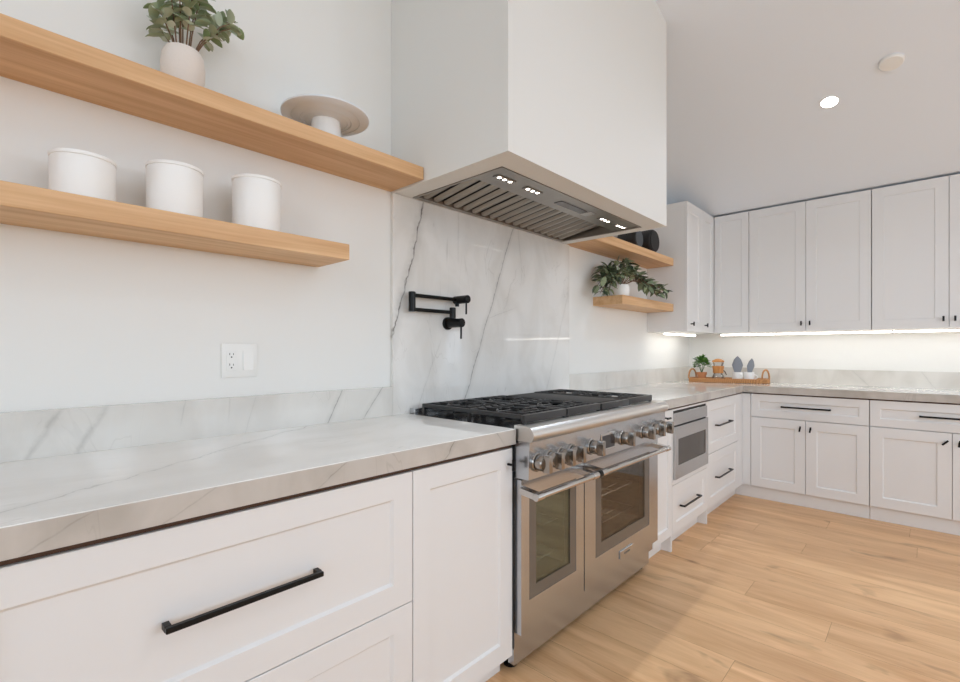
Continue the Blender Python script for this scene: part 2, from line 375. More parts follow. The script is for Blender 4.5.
        for a, b in zip(rows, rows[1:]):
            for i in (0, 1):
                f = s.bm.faces.new((a[i], a[i+1], b[i+1], b[i])); f[s.tone] = tone; f.smooth = True
        return s
    def build(s, name, mat, parent=None, loc=None, smooth=0.6, label=None):
        base = off(parent) if parent is not None else Vector(loc or (0, 0, 0))
        if base.length: bmesh.ops.translate(s.bm, verts=s.bm.verts, vec=-base)
        me = bpy.data.meshes.new(name); s.bm.to_mesh(me); s.bm.free()
        for q in (mat if isinstance(mat, (list, tuple)) else [mat]): me.materials.append(q)
        if smooth:
            me.polygons.foreach_set('use_smooth', [True]*len(me.polygons)); me.set_sharp_from_angle(angle=smooth)
        o = bpy.data.objects.new(name, me); COL.objects.link(o)
        if parent is not None: o.parent = parent
        else: o.location = base
        if label: o['label'] = label
        return o
def tag(o, label, cat, group=None):
    o['label'] = label; o['category'] = cat
    if group: o['group'] = group
    return o
def thing(name, label, cat, loc, group=None):
    o = bpy.data.objects.new(name, None); COL.objects.link(o); o.location = loc; o.empty_display_size = 0.05
    return tag(o, label, cat, group)
def struct(o): o['kind'] = 'structure'; return o

# ------------------------------------------------------------------ the room shell
XE, XW, YS = 4.955, -3.2, -6.0
KC = 0.318; XR = -0.9                        # slope and ridge of the vaulted ceiling
def zc(x):                                      # underside of the vaulted ceiling
    return max(2.425, 3.041-KC*(x-2.689)) if x > XR else 3.041-KC*(XR-2.689)-KC*(XR-x)
XS = 2.689+(3.041-2.425)/KC                     # where the slope meets the flat soffit
mb = MB(); T = 0.12
prof = [(XW, zc(XW)), (XR, zc(XR)), (XS, 2.425), (XE, 2.425)]
mb.prism([(x, YS, z) for x, z in prof]+[(x, YS, z+T) for x, z in reversed(prof)], (0, -YS, 0))
struct(mb.build('ceiling', M['ceiling'], smooth=0))
# range wall
mb = MB()
mb.prism([(XW, 0, 0), (XE, 0, 0)]+[(x, 0, z) for x, z in reversed(prof)], (0, T, 0))
struct(mb.build('wall_north', M['wall'], smooth=0))
# wall opposite, with three big unseen windows, sized and placed for the daylight
wins = [(-2.4, -1.0, 1.5, 3.3), (-0.6, 1.6, 1.5, 3.3), (2.2, 4.6, 0.85, 2.38)]
mb = MB(); ed = [XW]+[q for w in wins for q in w[:2]]+[XE]
for i in range(0, len(ed), 2):
    a, b = ed[i], ed[i+1]
    top = [(x, YS, zc(x)) for x in sorted({a, b}|{x for x, z in prof if a < x < b}, reverse=True)]
    mb.prism([(a, YS, 0), (b, YS, 0)]+top, (0, -T, 0))
for a, b, zb, zt in wins:
    mb.box(a, b, YS-T, YS, 0, zb)
    top = [(x, YS, zc(x)) for x in sorted({a, b}|{x for x, z in prof if a < x < b}, reverse=True)]
    mb.prism([(a, YS, zt), (b, YS, zt)]+top, (0, -T, 0))
struct(mb.build('wall_south', M['wall'], smooth=0))
EW = (-3.78, -3.26, 0.55, 1.55)
mb = MB()
mb.box(XE, XE+T, EW[1], T, 0, 2.425+T); mb.box(XE, XE+T, YS-T, EW[0], 0, 2.425+T); mb.box(XE, XE+T, EW[0], EW[1], 0, EW[2]); mb.box(XE, XE+T, EW[0], EW[1], EW[3], 2.425+T)
struct(mb.build('wall_east', M['wall'], smooth=0))
WW = (-5.5, -1.2, 0.7, 3.3)  # unseen window, enlarged to light the sloped ceiling and far cabinets
mb = MB()
mb.box(XW-T, XW, WW[1], T, 0, zc(XW)+T); mb.box(XW-T, XW, YS-T, WW[0], 0, zc(XW)+T); mb.box(XW-T, XW, WW[0], WW[1], 0, WW[2]); mb.box(XW-T, XW, WW[0], WW[1], WW[3], zc(XW)+T)
struct(mb.build('wall_west', M['wall'], smooth=0))
def portal(loc, rot, sx, sy):
    l = bpy.data.lights.new('window_daylight', 'AREA'); l.shape = 'RECTANGLE'; l.size = sx; l.size_y = sy
    l.cycles.is_portal = True
    o = bpy.data.objects.new('window_daylight', l); COL.objects.link(o); o.location = loc; o.rotation_euler = rot
def window(n, a, b, z0, z1, axis, pos, outward):
    fr = MB(); t = 0.05; dpt = (pos-0.05, pos+0.05)
    def bx(m, u0, u1, w0, w1, d):
        if axis == 'x': m.box(u0, u1, d[0], d[1], w0, w1)
        else: m.box(d[0], d[1], u0, u1, w0, w1)
    bx(fr, a, a+t, z0, z1, dpt); bx(fr, b-t, b, z0, z1, dpt); bx(fr, a+t, b-t, z0, z0+t, dpt); bx(fr, a+t, b-t, z1-t, z1, dpt)
    if b-a > 1: bx(fr, (a+b)/2-0.025, (a+b)/2+0.025, z0+t, z1-t, dpt)
    o = struct(fr.build('window_%d' % n, M['plastic'], smooth=0))
    p = MB(); bx(p, a+t, b-t, z0+t, z1-t, (pos-0.004, pos+0.004)); p.build('pane', M['pane'], o, smooth=0)
for i, (a, b, zb, zt) in enumerate(wins):
    window(i+1, a, b, zb, zt, 'x', YS-0.06, -1); portal(((a+b)/2, YS-0.13, (zb+zt)/2), (PI/2, 0, 0), b-a, zt-zb)
window(4, EW[0], EW[1], EW[2], EW[3], 'y', XE+0.06, 1); portal((XE+0.13, (EW[0]+EW[1])/2, (EW[2]+EW[3])/2), (PI/2, 0, PI/2), EW[1]-EW[0], EW[3]-EW[2])
window(5, WW[0], WW[1], WW[2], WW[3], 'y', XW-0.06, -1); portal((XW-0.13, (WW[0]+WW[1])/2, (WW[2]+WW[3])/2), (PI/2, 0, -PI/2), WW[1]-WW[0], WW[3]-WW[2])
mb = MB(); mb.box(-40, 40, -40, 40, -0.5, -0.3); struct(mb.build('ground', M['pale_patio'], smooth=0))

# floor: oak planks running towards the range wall
mb = MB(); PW = 0.191; g = 0.0006
known = {0: -1.09, -1: -1.437, 6: -1.703, 7: -1.25, -2: -0.55, 1: -2.0, 2: -0.75, 3: -2.3, 4: -1.2, 5: -0.9, -3: -1.9, -4: -1.2}
k0 = math.floor((XW-2.6)/PW)
for k in range(k0, int((XE-2.6)/PW)+1):
    xa, xb = max(XW, 2.6+k*PW), min(XE, 2.6+(k+1)*PW)
    y = known.get(k, -random.random()*2); js = [y]
    while js[-1] > YS: js.append(js[-1]-random.uniform(1.5, 2.1))
    while js[0] < 0: js.insert(0, js[0]+random.uniform(1.5, 2.1))
    for q in range(len(js)-1):
        ya, yb = max(YS, js[q+1]), min(0, js[q])
        if yb-ya < 0.01: continue
        mb.poly([(xa+g, ya+g, 0), (xb-g, ya+g, 0), (xb-g, yb-g, 0), (xa+g, yb-g, 0)], 0, random.random())
mb.box(XW, XE, YS, 0, -0.1, -0.0012, mi=1)
struct(mb.build('floor', [M['floor'], M['subfloor']], smooth=0))

# ------------------------------------------------------------------ ceiling fittings
nrm = Vector((-KC, 0, -1)).normalized()
def on_ceiling(x, y): return Vector((x, y, zc(x)))
def downlight(x, y, label):
    p = on_ceiling(x, y); t = thing('recessed_downlight', label, 'ceiling light', p, 'recessed ceiling lights')
    n = nrm if x > XR else Vector((KC, 0, -1)).normalized()
    MB().lathe([(0.050, 0.001), (0.050, 0.004), (0.046, 0.006)], p, n, 36).build('trim_ring', M['plastic'], t)
    MB().lathe([(0.0, 0.0075), (0.044, 0.0065)], p, n, 36, cap=False).build('lens', M['can'], t, label='glowing round lens')
    l = bpy.data.lights.new('downlight_glow', 'AREA'); l.shape = 'DISK'; l.size = 0.085; l.energy = CAN_WATT; l.color = (0.80, 0.98, 1.18); l.spread = math.radians(150)
    o = bpy.data.objects.new('downlight_glow', l); COL.objects.link(o); o.location = n*0.012; o.rotation_euler = n.to_track_quat('-Z', 'Y').to_euler(); o.parent = t
downlight(3.636, -1.305, 'glowing round recessed light in the sloped white ceiling')
for x, y in ((3.636, -3.6), (1.9, -2.5), (1.9, -3.6), (-0.3, -0.9), (-0.6, -3.6)):  # unseen downlights, added to light the room and wash the left wall
    downlight(x, y, 'glowing round recessed light in the ceiling, outside the picture')
def pendant(x, y, z):  # unseen fill lamps, added to lift ceiling and walls; worktop glints suggest pendants
    t = thing('pendant_fill_lamp', 'unseen globe pendant lamp added opposite the range to lift the ceiling light'  , 'lamp', (x, y, z), 'added pendant lamps opposite the range')
    MB().cyl((x, y, z+0.11), (x, y, zc(x)-0.004), 0.004, 8).build('rod', M['black'], t)
    MB().cyl((x, y, z+0.046), (x, y, z+0.12), 0.03, 20, 0.02).build('cap', M['black'], t)
    MB().lathe([(0.0, -0.05)]+[(0.05*math.cos(a*PI/16), 0.05*math.sin(a*PI/16)) for a in range(-7, 6)]+[(0.02, 0.046)], (x, y, z), seg=28, cap=False).build('globe', M['globe'], t)
    l = bpy.data.lights.new('pendant_fill_glow', 'POINT'); l.energy = PENDANT_WATT; l.shadow_soft_size = 0.012; l.color = (0.85, 0.97, 1.11)
    o = bpy.data.objects.new('pendant_fill_glow', l); COL.objects.link(o); o.parent = t; o.location = (0, 0, -0.0)
    o.location.z = -0.18
for x in (0.95, 1.75, 2.55): pendant(x, -4.0, 1.85)
p = on_ceiling(3.472, -1.602)
t = thing('smoke_detector', 'unlit round white disc on the sloped ceiling above the glowing downlight', 'smoke detector', p)
MB().lathe([(0.055, 0.0), (0.055, 0.010), (0.050, 0.016), (0.0, 0.018)], p, nrm, 36).build('housing', M['plastic'], t)
MB().lathe([(0.058, 0.0), (0.058, 0.003)], p, nrm, 36).build('base_ring', M['cakew'], t)

# ------------------------------------------------------------------ cabinets
FY, FX, DT = -0.634, 4.351, 0.02
ZT = 0.859                                     # underside of the worktop
def pull(parent, x0, x1, z, plane, axis='x', r=0.006, depth=0.032):
    """square black bar pull with two posts, standing off the front"""
    m = MB()
    if axis == 'x':
        m.box(x0, x1, plane-depth, plane-depth+2*r, z-r, z+r, 0.0015)
        for a in (x0+r, x1-r): m.box(a-r, a+r, plane-depth+2*r, plane, z-r, z+r)
    else:
        m.box(plane-depth, plane-depth+2*r, x0, x1, z-r, z+r, 0.0015)
        for a in (x0+r, x1-r): m.box(plane-depth+2*r, plane, a-r, a+r, z-r, z+r)
    return m.build('handle', M['black'], parent, label='black bar handle')
def tknob(parent, u, z, plane, axis='x', rot=0.0, L=0.036, out=0.026):
    m = MB(); n = Vector((0, -1, 0)) if axis == 'x' else Vector((-1, 0, 0)); side = Vector((1, 0, 0)) if axis == 'x' else Vector((0, 1, 0))
    b = Vector((u, plane, z)) if axis == 'x' else Vector((plane, u, z))
    m.cyl(b, b+n*(out-0.004), 0.0048, 12)
    d = Vector((0, 0, 1))*math.cos(rot)+side*math.sin(rot)
    m.cyl(b+n*out-d*L/2, b+n*out+d*L/2, 0.0058, 12, bev=0.001)
    return m.build('knob', M['black'], parent, label='small black T-shaped knob')
def front_x(t, name, x0, x1, z0, z1, rail=0.068, y=FY): 
    return MB().shaker((x0, y+DT, z0), (1, 0, 0), (0, -1, 0), x1-x0, z1-z0, DT, rail).build(name, M['cab'], t, smooth=0)
def front_y(t, name, y0, y1, z0, z1, rail=0.068, x=FX):
    return MB().shaker((x+DT, y0, z0), (0, 1, 0), (-1, 0, 0), y1-y0, z1-z0, DT, rail, 0.008 if x < 4.5 else 0.005, lip=0.007 if x < 4.5 else 0.0025).build(name, M['cab'], t, smooth=0)
def base_x(label, x0, x1, zb=0.095, group=None):
    t = thing('base_cabinet', label, 'cabinet', ((x0+x1)/2, -0.32, 0), group)
    MB().box(x0+0.0008, x1-0.0008, FY+DT+0.001, -0.002, zb, ZT-0.014).build('carcass', M['cab'], t, smooth=0)
    MB().box(x0+0.0008, x1-0.0008, FY+0.006, -0.002, ZT-0.014, ZT-0.0005).build('top_rail', M['rail'], t, smooth=0, label='wooden rail under the worktop, darkened like a shadow gap')
    MB().box(x0+0.0008, (x1 if x1 < 4 else FX+0.043)-0.0008, -0.575, -0.56, 0.001, zb).build('toe_kick', M['cab'], t, smooth=0)
    return t
g = 0.0016
# left of the range
for x0, lab in ((-0.04, 'white drawer cabinet under the outlet and canisters, with a long black handle'), (-0.98, 'white drawer cabinet at the near end of the worktop')):
    x1 = x0+0.936; t = base_x(lab, x0, x1)
    d = front_x(t, 'drawer', x0+g, x1-g, 0.463, 0.843); pull(d, x0+0.302, x0+0.634, 0.654, FY)
    d = front_x(t, 'drawer', x0+g, x1-g, 0.095, 0.460); pull(d, x0+0.302, x0+0.634, 0.29, FY)
t = base_x('white single door cabinet between the big drawers and the left side of the range', 0.896, 1.360, 0.085)
d = front_x(t, 'door', 0.896+g, 1.360, 0.083, 0.843, 0.066); tknob(d, 1.334, 0.788, FY, L=0.040)
# right of the range
t = base_x('narrow white pull-out cabinet between the range and the microwave', 2.592, 2.866, 0.095)
d = front_x(t, 'door', 2.592+g, 2.866-g, 0.097, 0.846, 0.055); tknob(d, 2.745, 0.809, FY, rot=PI/2, L=0.05, out=0.03)
MB().box(2.846, 2.866, FY, -0.560, 0.001, 0.094, 0.001).build('foot', M['cab'], t, smooth=0)
t = thing('microwave_cabinet', 'white cabinet holding the built-in steel microwave, one drawer below it', 'cabinet', (3.18, -0.32, 0))
c = MB(); c.box(2.868, 2.884, FY+DT, -0.002, 0.095, ZT-0.014); c.box(3.476, 3.492, FY+DT, -0.002, 0.095, ZT-0.014); c.box(2.884, 3.476, FY+DT, -0.002, 0.095, 0.41); c.box(2.884, 3.476, -0.02, -0.002, 0.41, ZT-0.014); c.box(2.884, 3.476, FY+DT, -0.02, 0.836, ZT-0.014)
c.build('carcass', M['cab'], t, smooth=0)
c = MB(); c.box(2.868, 2.882, FY, FY+DT, 0.392, 0.846); c.box(3.478, 3.492, FY, FY+DT, 0.392, 0.846); c.box(2.882, 3.478, FY, FY+DT, 0.836, 0.846); c.box(2.882, 3.478, FY, FY+DT, 0.392, 0.421)
c.build('face_frame', M['cab'], t, smooth=0)
MB().box(2.868, 3.492, FY+0.006, -0.002, ZT-0.014, ZT-0.0005).build('top_rail', M['rail'], t, smooth=0, label='wooden rail under the worktop, darkened like a shadow gap')
MB().box(2.868, 3.492, -0.575, -0.56, 0.001, 0.095).build('toe_kick', M['cab'], t, smooth=0)
d = front_x(t, 'drawer', 2.868+g, 3.492-g, 0.097, 0.388, 0.06); pull(d, 2.985, 3.29, 0.247, FY, r=0.005, depth=0.034)
MB().box(3.472, 3.492, FY, -0.576, 0.001, 0.095, 0.001).build('foot', M['cab'], t, smooth=0)
# the microwave drawer
t = thing('microwave', 'built-in stainless microwave in the white cabinet right of the range', 'microwave', (3.18, -0.4, 0.424))
MB().box(2.890, 3.470, FY+0.004, -0.05, 0.4225, 0.834).build('body', M['dark'], t, smooth=0)
MB().box(2.884, 3.476, FY-0.006, FY+0.004, 0.748, 0.822, 0.001).build('control_panel', M['steel'], t)
dr = MB(); dr.box(2.884, 3.476, FY-0.012, FY+0.004, 0.424, 0.505); dr.box(2.884, 3.476, FY-0.012, FY+0.004, 0.664, 0.740); dr.box(2.884, 2.934, FY-0.012, FY+0.004, 0.505, 0.664); dr.box(3.424, 3.476, FY-0.012, FY+0.004, 0.505, 0.664)
d = dr.build('door', M['steel'], t, smooth=0)
MB().box(2.934, 3.424, FY-0.007, FY+0.004, 0.505, 0.664).build('window', M['smoked'], d, smooth=0)
t2 = base_x('white two-drawer cabinet in the inside corner, right of the microwave', 3.492, FX+0.02, 0.095)
d = front_x(t2, 'drawer', 3.492+g, 4.238, 0.475, 0.846); pull(d, 3.66, 3.99, 0.664, FY, r=0.005, depth=0.034)
d = front_x(t2, 'drawer', 3.492+g, 4.238, 0.097, 0.471); pull(d, 3.66, 3.99, 0.292, FY, r=0.005, depth=0.034)
MB().box(4.241, FX+0.018, FY, FY+DT, 0.097, 0.846, 0.001).build('corner_filler', M['cab'], t2, smooth=0)
# far wall base units
def base_y(label, y1, y0, split, filler=None):
    yc = (y0+y1)/2
    t = thing('base_cabinet', label, 'cabinet', (4.65, yc, 0))
    ya = filler if filler else y1
    MB().box(FX+DT+0.001, XE-0.002, y0+0.0008, y1-0.0008, 0.1, ZT-0.014).build('carcass', M['cab'], t, smooth=0)
    MB().box(FX+0.006, XE-0.002, y0+0.0008, ya-0.0008, ZT-0.014, ZT-0.0005).build('top_rail', M['rail'], t, smooth=0, label='wooden rail under the worktop, darkened like a shadow gap')
    MB().box(FX+0.028, FX+0.043, y0+0.0008, (-0.576 if y1 > -0.8 else y1)-0.0008, 0.001, 0.1).build('toe_kick', M['cab'], t, smooth=0)
    d = front_y(t, 'drawer', y0+g, y1-g, 0.666, 0.848, 0.055); pull(d, split-0.158, split+0.158, 0.759, FX, 'y')
    for a, b, ky in ((split+g, y1-g, split+0.033), (y0+g, split-g, split-0.033)):
        d = front_y(t, 'door', a, b, 0.102, 0.661); tknob(d, ky, 0.600, FX, 'y', rot=(-0.75 if (ky > split and y0 < -2) else -0.15), L=0.042)
    return t
t = base_y('white cabinet in the inside corner on the far wall, one wide drawer over two doors', -0.698, -1.449, -1.071)
MB().box(FX, FX+DT, -0.696, FY-0.0005, 0.102, 0.848, 0.001).build('corner_filler', M['cab'], t, smooth=0)
base_y('white drawer and two door base cabinet cut by the right edge of the photo', -1.4505, -2.282, -1.866)

# worktops: one stone; lit top and shaded edge put into two tones
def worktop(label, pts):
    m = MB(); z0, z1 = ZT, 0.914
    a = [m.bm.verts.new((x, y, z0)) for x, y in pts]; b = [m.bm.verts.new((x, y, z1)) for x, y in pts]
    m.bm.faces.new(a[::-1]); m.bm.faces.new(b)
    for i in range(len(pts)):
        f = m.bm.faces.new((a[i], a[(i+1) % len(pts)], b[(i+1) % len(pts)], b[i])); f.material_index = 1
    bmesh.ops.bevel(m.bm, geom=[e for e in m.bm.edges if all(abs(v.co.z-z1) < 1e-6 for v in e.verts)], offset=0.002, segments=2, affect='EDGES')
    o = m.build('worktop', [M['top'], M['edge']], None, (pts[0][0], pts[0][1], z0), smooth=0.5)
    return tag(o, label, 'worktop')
worktop('long pale quartzite worktop left of the range, beneath the outlet', [(-1.0, -0.648), (1.363, -0.648), (1.363, -0.0205), (-1.0, -0.0205)])
worktop('L-shaped pale quartzite worktop right of the range, turning along the far wall', [(2.591, -0.648), (4.337, -0.648), (4.337, -2.30), (4.934, -2.30), (4.934, -0.0205), (2.591, -0.0205)])
def slab(name, label, cat, x0, x1, y0, y1, z0, z1, mat):
    return tag(MB().box(x0, x1, y0, y1, z0, z1, 0.0012).build(name, mat, None, ((x0+x1)/2, (y0+y1)/2, z0), smooth=0.5), label, cat)
slab('upstand', 'low quartzite upstand along the wall under the outlet', 'upstand', -1.0, 1.281, -0.02, -0.0005, 0.86, 1.040, M['strip'])
slab('upstand', 'low quartzite upstand behind the right worktop on the range wall', 'upstand', 2.711, 4.934, -0.02, -0.0005, 0.86, 1.040, M['strip'])
slab('upstand', 'low quartzite upstand on the far wall under the lit white cabinets', 'upstand', 4.935, 4.9545, -2.30, -0.021, 0.86, 1.040, M['stripfar'])
slab('backsplash', 'tall veined quartzite backsplash behind the range under the hood', 'backsplash', 1.282, 2.710, -0.02, -0.0005, 0.862, 1.8965, M['slab'])

# wall cabinets
ZU0, ZU1, UY, UX = 1.356, 2.408, -0.335, 4.62
t = thing('wall_cabinet', 'white upper cabinet on the range wall in the corner, beside the two right shelves', 'cabinet', (4.29, -0.16, ZU0))
MB().box(3.955, 4.6185, UY+DT+0.001, -0.001, ZU0, ZU1).build('carcass', M['cab'], t, smooth=0)
for a, b, kx in ((3.957, 4.302, 4.035), (4.305, 4.617, 4.37)):
    d = front_x(t, 'door', a, b, ZU0+0.001, ZU1-0.001, 0.075, UY); tknob(d, kx, 1.417, UY, L=0.034)
t = thing('wall_cabinet', 'narrow white upper cabinet without a knob, in the corner on the far wall', 'cabinet', (4.8, -0.48, ZU0))
MB().box(UX+DT+0.001, XE-0.001, -0.6175, -0.002, ZU0, ZU1).build('carcass', M['cab'], t, smooth=0)
front_y(t, 'door', -0.6165, UY-0.003, ZU0+0.001, ZU1-0.001, 0.055, UX)
for (ya, yb, ym, lab) in ((-0.619, -1.442, -1.031, 'white two-door upper cabinet on the far wall, nearer the corner'), (-1.444, -2.272, -1.858, 'white two-door upper cabinet cut by the right edge of the photo')):
    t = thing('wall_cabinet', lab, 'cabinet', (4.8, ym, ZU0))
    MB().box(UX+DT+0.001, XE-0.001, yb+0.0008, ya-0.0008, ZU0, ZU1).build('carcass', M['cab'], t, smooth=0)
    for a, b, ky in ((ym+g, ya-g, ym+0.028), (yb+g, ym-g, ym-0.030)):
        d = front_y(t, 'door', a, b, ZU0+0.001, ZU1-0.001, 0.068, UX); tknob(d, ky, 1.42, UX, 'y', L=0.036)
# under-cabinet light bars
def lightbar(label, a, b):
    a, b = Vector(a), Vector(b); c = (a+b)/2; t = thing('light_bar', label, 'light', c, 'under-cabinet light bars')
    h = Vector((0.014 if abs(a.x-b.x) < 1e-6 else 0, 0.014 if abs(a.y-b.y) < 1e-6 else 0, 0))
    MB().box(a.x-h.x, b.x+h.x, a.y-h.y, b.y+h.y, c.z+0.009, ZU0-0.0005).build('housing', M['plastic'], t, smooth=0)
    MB().box(a.x-h.x*0.9, b.x+h.x*0.9, a.y-h.y*0.9, b.y+h.y*0.9, c.z-0.004, c.z+0.009, 0.002).build('diffuser', M['bar'], t, label='glowing white strip')
    l = bpy.data.lights.new('bar_glow', 'AREA'); l.shape = 'RECTANGLE'; L = (b-a).length; l.energy = BAR_WATT*L; l.color = (0.95, 0.98, 1.0)
    if h.y: l.size, l.size_y = L, 0.025
    else: l.size, l.size_y = 0.025, L
    o = bpy.data.objects.new('bar_glow', l); COL.objects.link(o); o.location = (0, 0, -0.006); o.parent = t
lightbar('short glowing light bar under the corner upper cabinet on the range wall', (3.97, -0.15, 1.336), (4.66, -0.15, 1.336))
lightbar('glowing light bar under the far upper cabinets, nearest the corner', (4.74, -0.79, 1.338), (4.74, -0.36, 1.338))
lightbar('long glowing light bar under the middle of the far upper cabinets', (4.74, -1.555, 1.338), (4.74, -0.80, 1.338))
lightbar('glowing light bar under the far upper cabinets at the right edge of the photo', (4.74, -2.26, 1.338), (4.74, -1.565, 1.338))

# ------------------------------------------------------------------ floating shelves
def shelf(label, x0, x1, z0, z1, y=-0.2255):
    return tag(MB().box(x0, x1, y, -0.0005, z0, z1, 0.0015).build('floating_shelf', M['oak'], None, ((x0+x1)/2, -0.11, z0), smooth=0.5), label, 'shelf', 'floating oak shelves')
ZS1, ZS0 = 1.9555, 1.5815
shelf('long upper oak shelf running left from the hood, carrying plant and cake stand', -0.55, 1.284, 1.9045, ZS1)
shelf('long lower oak shelf carrying the three white canisters', -0.55, 0.938, 1.5255, ZS0, -0.2235)
shelf('upper oak shelf right of the hood, carrying two black round objects', 2.683, 3.953, 1.896, ZS1)
shelf('lower oak shelf right of the hood, carrying the trailing plant', 3.05, 3.953, 1.520, ZS0)

# ------------------------------------------------------------------ range hood
HX0, HX1, HY, HZ = 1.2872, 2.6815, -0.674, 1.8975
LX0, LX1, LY0, LY1 = 1.382, 2.600, -0.566, -0.030
t = thing('range_hood', 'big white boxed range hood with steel underside above the range', 'range hood', ((HX0+HX1)/2, -0.33, HZ))
m = MB(); bm = m.bm
def V(x, y, z): return bm.verts.new((x, y, z))
lo = [V(HX0, HY, HZ), V(HX1, HY, HZ), V(HX1, -0.001, HZ), V(HX0, -0.001, HZ)]
hi = [V(HX0, HY, zc(HX0)-0.001), V(HX1, HY, zc(HX1)-0.001), V(HX1, -0.001, zc(HX1)-0.001), V(HX0, -0.001, zc(HX0)-0.001)]
li = [V(LX0, LY0, HZ), V(LX1, LY0, HZ), V(LX1, LY1, HZ), V(LX0, LY1, HZ)]
lu = [V(LX0, LY0, HZ+0.12), V(LX1, LY0, HZ+0.12), V(LX1, LY1, HZ+0.12), V(LX0, LY1, HZ+0.12)]
for i in range(4):
    j = (i+1) % 4
    bm.faces.new((lo[i], lo[j], hi[j], hi[i])); bm.faces.new((lo[j], lo[i], li[i], li[j])); bm.faces.new((li[j], li[i], lu[i], lu[j]))
bm.faces.new(hi); bm.faces.new(lu[::-1])
bmesh.ops.recalc_face_normals(bm, faces=bm.faces)
m.build('shroud', M['hood'], t, smooth=0)
m = MB()
for (a, b, c, d) in ((LX0+.001, LX1-.001, LY0+.001, LY0+0.014), (LX0+.001, LX1-.001, LY1-0.026, LY1-.001), (LX0+.001, LX0+0.014, LY0+0.014, LY1-0.026), (LX1-0.014, LX1-.001, LY0+0.014, LY1-0.026)):
    m.box(a, b, c, d, HZ-0.003, HZ+0.06)
m.box(LX0+0.014, LX1-0.014, LY0+0.014, LY1-0.026, HZ+0.075, HZ+0.08)
ln = m.build('liner', M['hoodsteel'], t, smooth=0)
lp = MB().box(LX0+0.015, LX1-0.015, LY0+0.015, -0.395, HZ+0.004, HZ+0.012).build('light_panel', M['hoodsteel'], ln, smooth=0)
m = MB(); m.box(1.90, 2.13, -0.492, -0.448, HZ+0.0015, HZ+0.004); m.build('control_strip', M['smoked'], ln, smooth=0)
m = MB(); m.box(2.145, 2.20, -0.505, -0.44, HZ+0.0015, HZ+0.004, 0.0005); m.build('control_plate', M['chrome'], ln, smooth=0)
for xc in (1.500, 1.690, 2.335, 2.515):
    MB().box(xc-0.056, xc+0.056, -0.496, -0.464, HZ+0.0005, HZ+0.004, 0.001).build('light_housing', M['hoodsteel'], ln, smooth=0)
    for k in (-1, 0, 1):
        MB().lathe([(0.0, 0.0), (0.0085, 0.0)], (xc+k*0.034, -0.480, HZ+0.0002), (0, 0, -1), 16, cap=False).build('light_lens', M['led'], ln, smooth=0, label='glowing round hood light')
    l = bpy.data.lights.new('hood_glow', 'SPOT'); l.energy = HOOD_WATT*10; l.spot_size = math.radians(116); l.spot_blend = 0.9; l.shadow_soft_size = 0.012; l.color = (0.93, 0.98, 1.02)
    o = bpy.data.objects.new('hood_glow', l); COL.objects.link(o); o.parent = t; o.location = Vector((xc, -0.48, HZ-0.008))-Vector(t.location); o.rotation_euler = (math.radians(-24), 0, 0)
# baffle filters: slanted slats, deep at the front, low at the back
for xa, xb in ((1.405, 1.790), (1.795, 2.180), (2.185, 2.570)):
    f = MB(); n = 6; pitch = (xb-xa)/n
    for i in range(n):
        c = xa+pitch*(i+0.5); hw = pitch*0.30
        ys = (-0.395, -0.060); zs = (HZ+0.062, HZ+0.012)
        pts = [(c-hw, ys[0], zs[0]), (c-hw*0.55, ys[0], zs[0]-0.012), (c+hw*0.55, ys[0], zs[0]-0.012), (c+hw, ys[0], zs[0])]
        f.prism(pts, (0, ys[1]-ys[0], zs[1]-zs[0]))
    bf = f.build('baffle_filter', M['baffle'], t, smooth=0)
    MB().prism([(xa, -0.395, HZ+0.070), (xa, -0.060, HZ+0.020), (xa, -0.060, HZ+0.023), (xa, -0.395, HZ+0.073)], (xb-xa, 0, 0)).build('filter_shade_back', M['dark'], bf, smooth=0)  # near-black sheet: shade between the slats put into its colour

# ------------------------------------------------------------------ the range
RX0, RX1 = 1.370, 2.588
t = thing('range_cooker', 'wide stainless double oven gas range with black grates', 'range', ((RX0+RX1)/2, -0.36, 0))
m = MB(); yb0 = -0.633
m.box(RX0+0.002, 1.462, yb0, -0.03, 0.10, 0.898); m.box(1.708, 1.960, yb0, -0.03, 0.10, 0.898); m.box(2.426, RX1-0.002, yb0, -0.03, 0.10, 0.898)
for a, b in ((1.462, 1.708), (1.960, 2.426)):
    m.box(a, b, yb0, -0.03, 0.10, 0.306); m.box(a, b, yb0, -0.03, 0.640, 0.898); m.box(a, b, -0.20, -0.03, 0.306, 0.640)
m.build('body', M['steelv'], t, smooth=0)
MB().box(RX0+0.004, RX1-0.045, -0.6315, -0.600, 0.036, 0.156, 0.002).build('kick_panel', M['steelv'], t)
for x in (RX0+0.05, RX1-0.06):
    for y in (-0.575, -0.10):
        MB().cyl((x, y, 0.0005), (x, y, 0.10), 0.018, 14).cyl((x, y, 0.0005), (x, y, 0.012), 0.026, 14).build('leg', M['black'], t)
m = MB(); m.box(RX0+0.004, RX1-0.004, -0.655, -0.062, 0.898, 0.912)
m.build('cooktop', M['enamel'], t, smooth=0)
MB().box(RX0+0.004, RX1-0.004, -0.060, -0.0215, 0.895, 0.938, 0.003, 2).build('rear_trim', M['steel'], t)
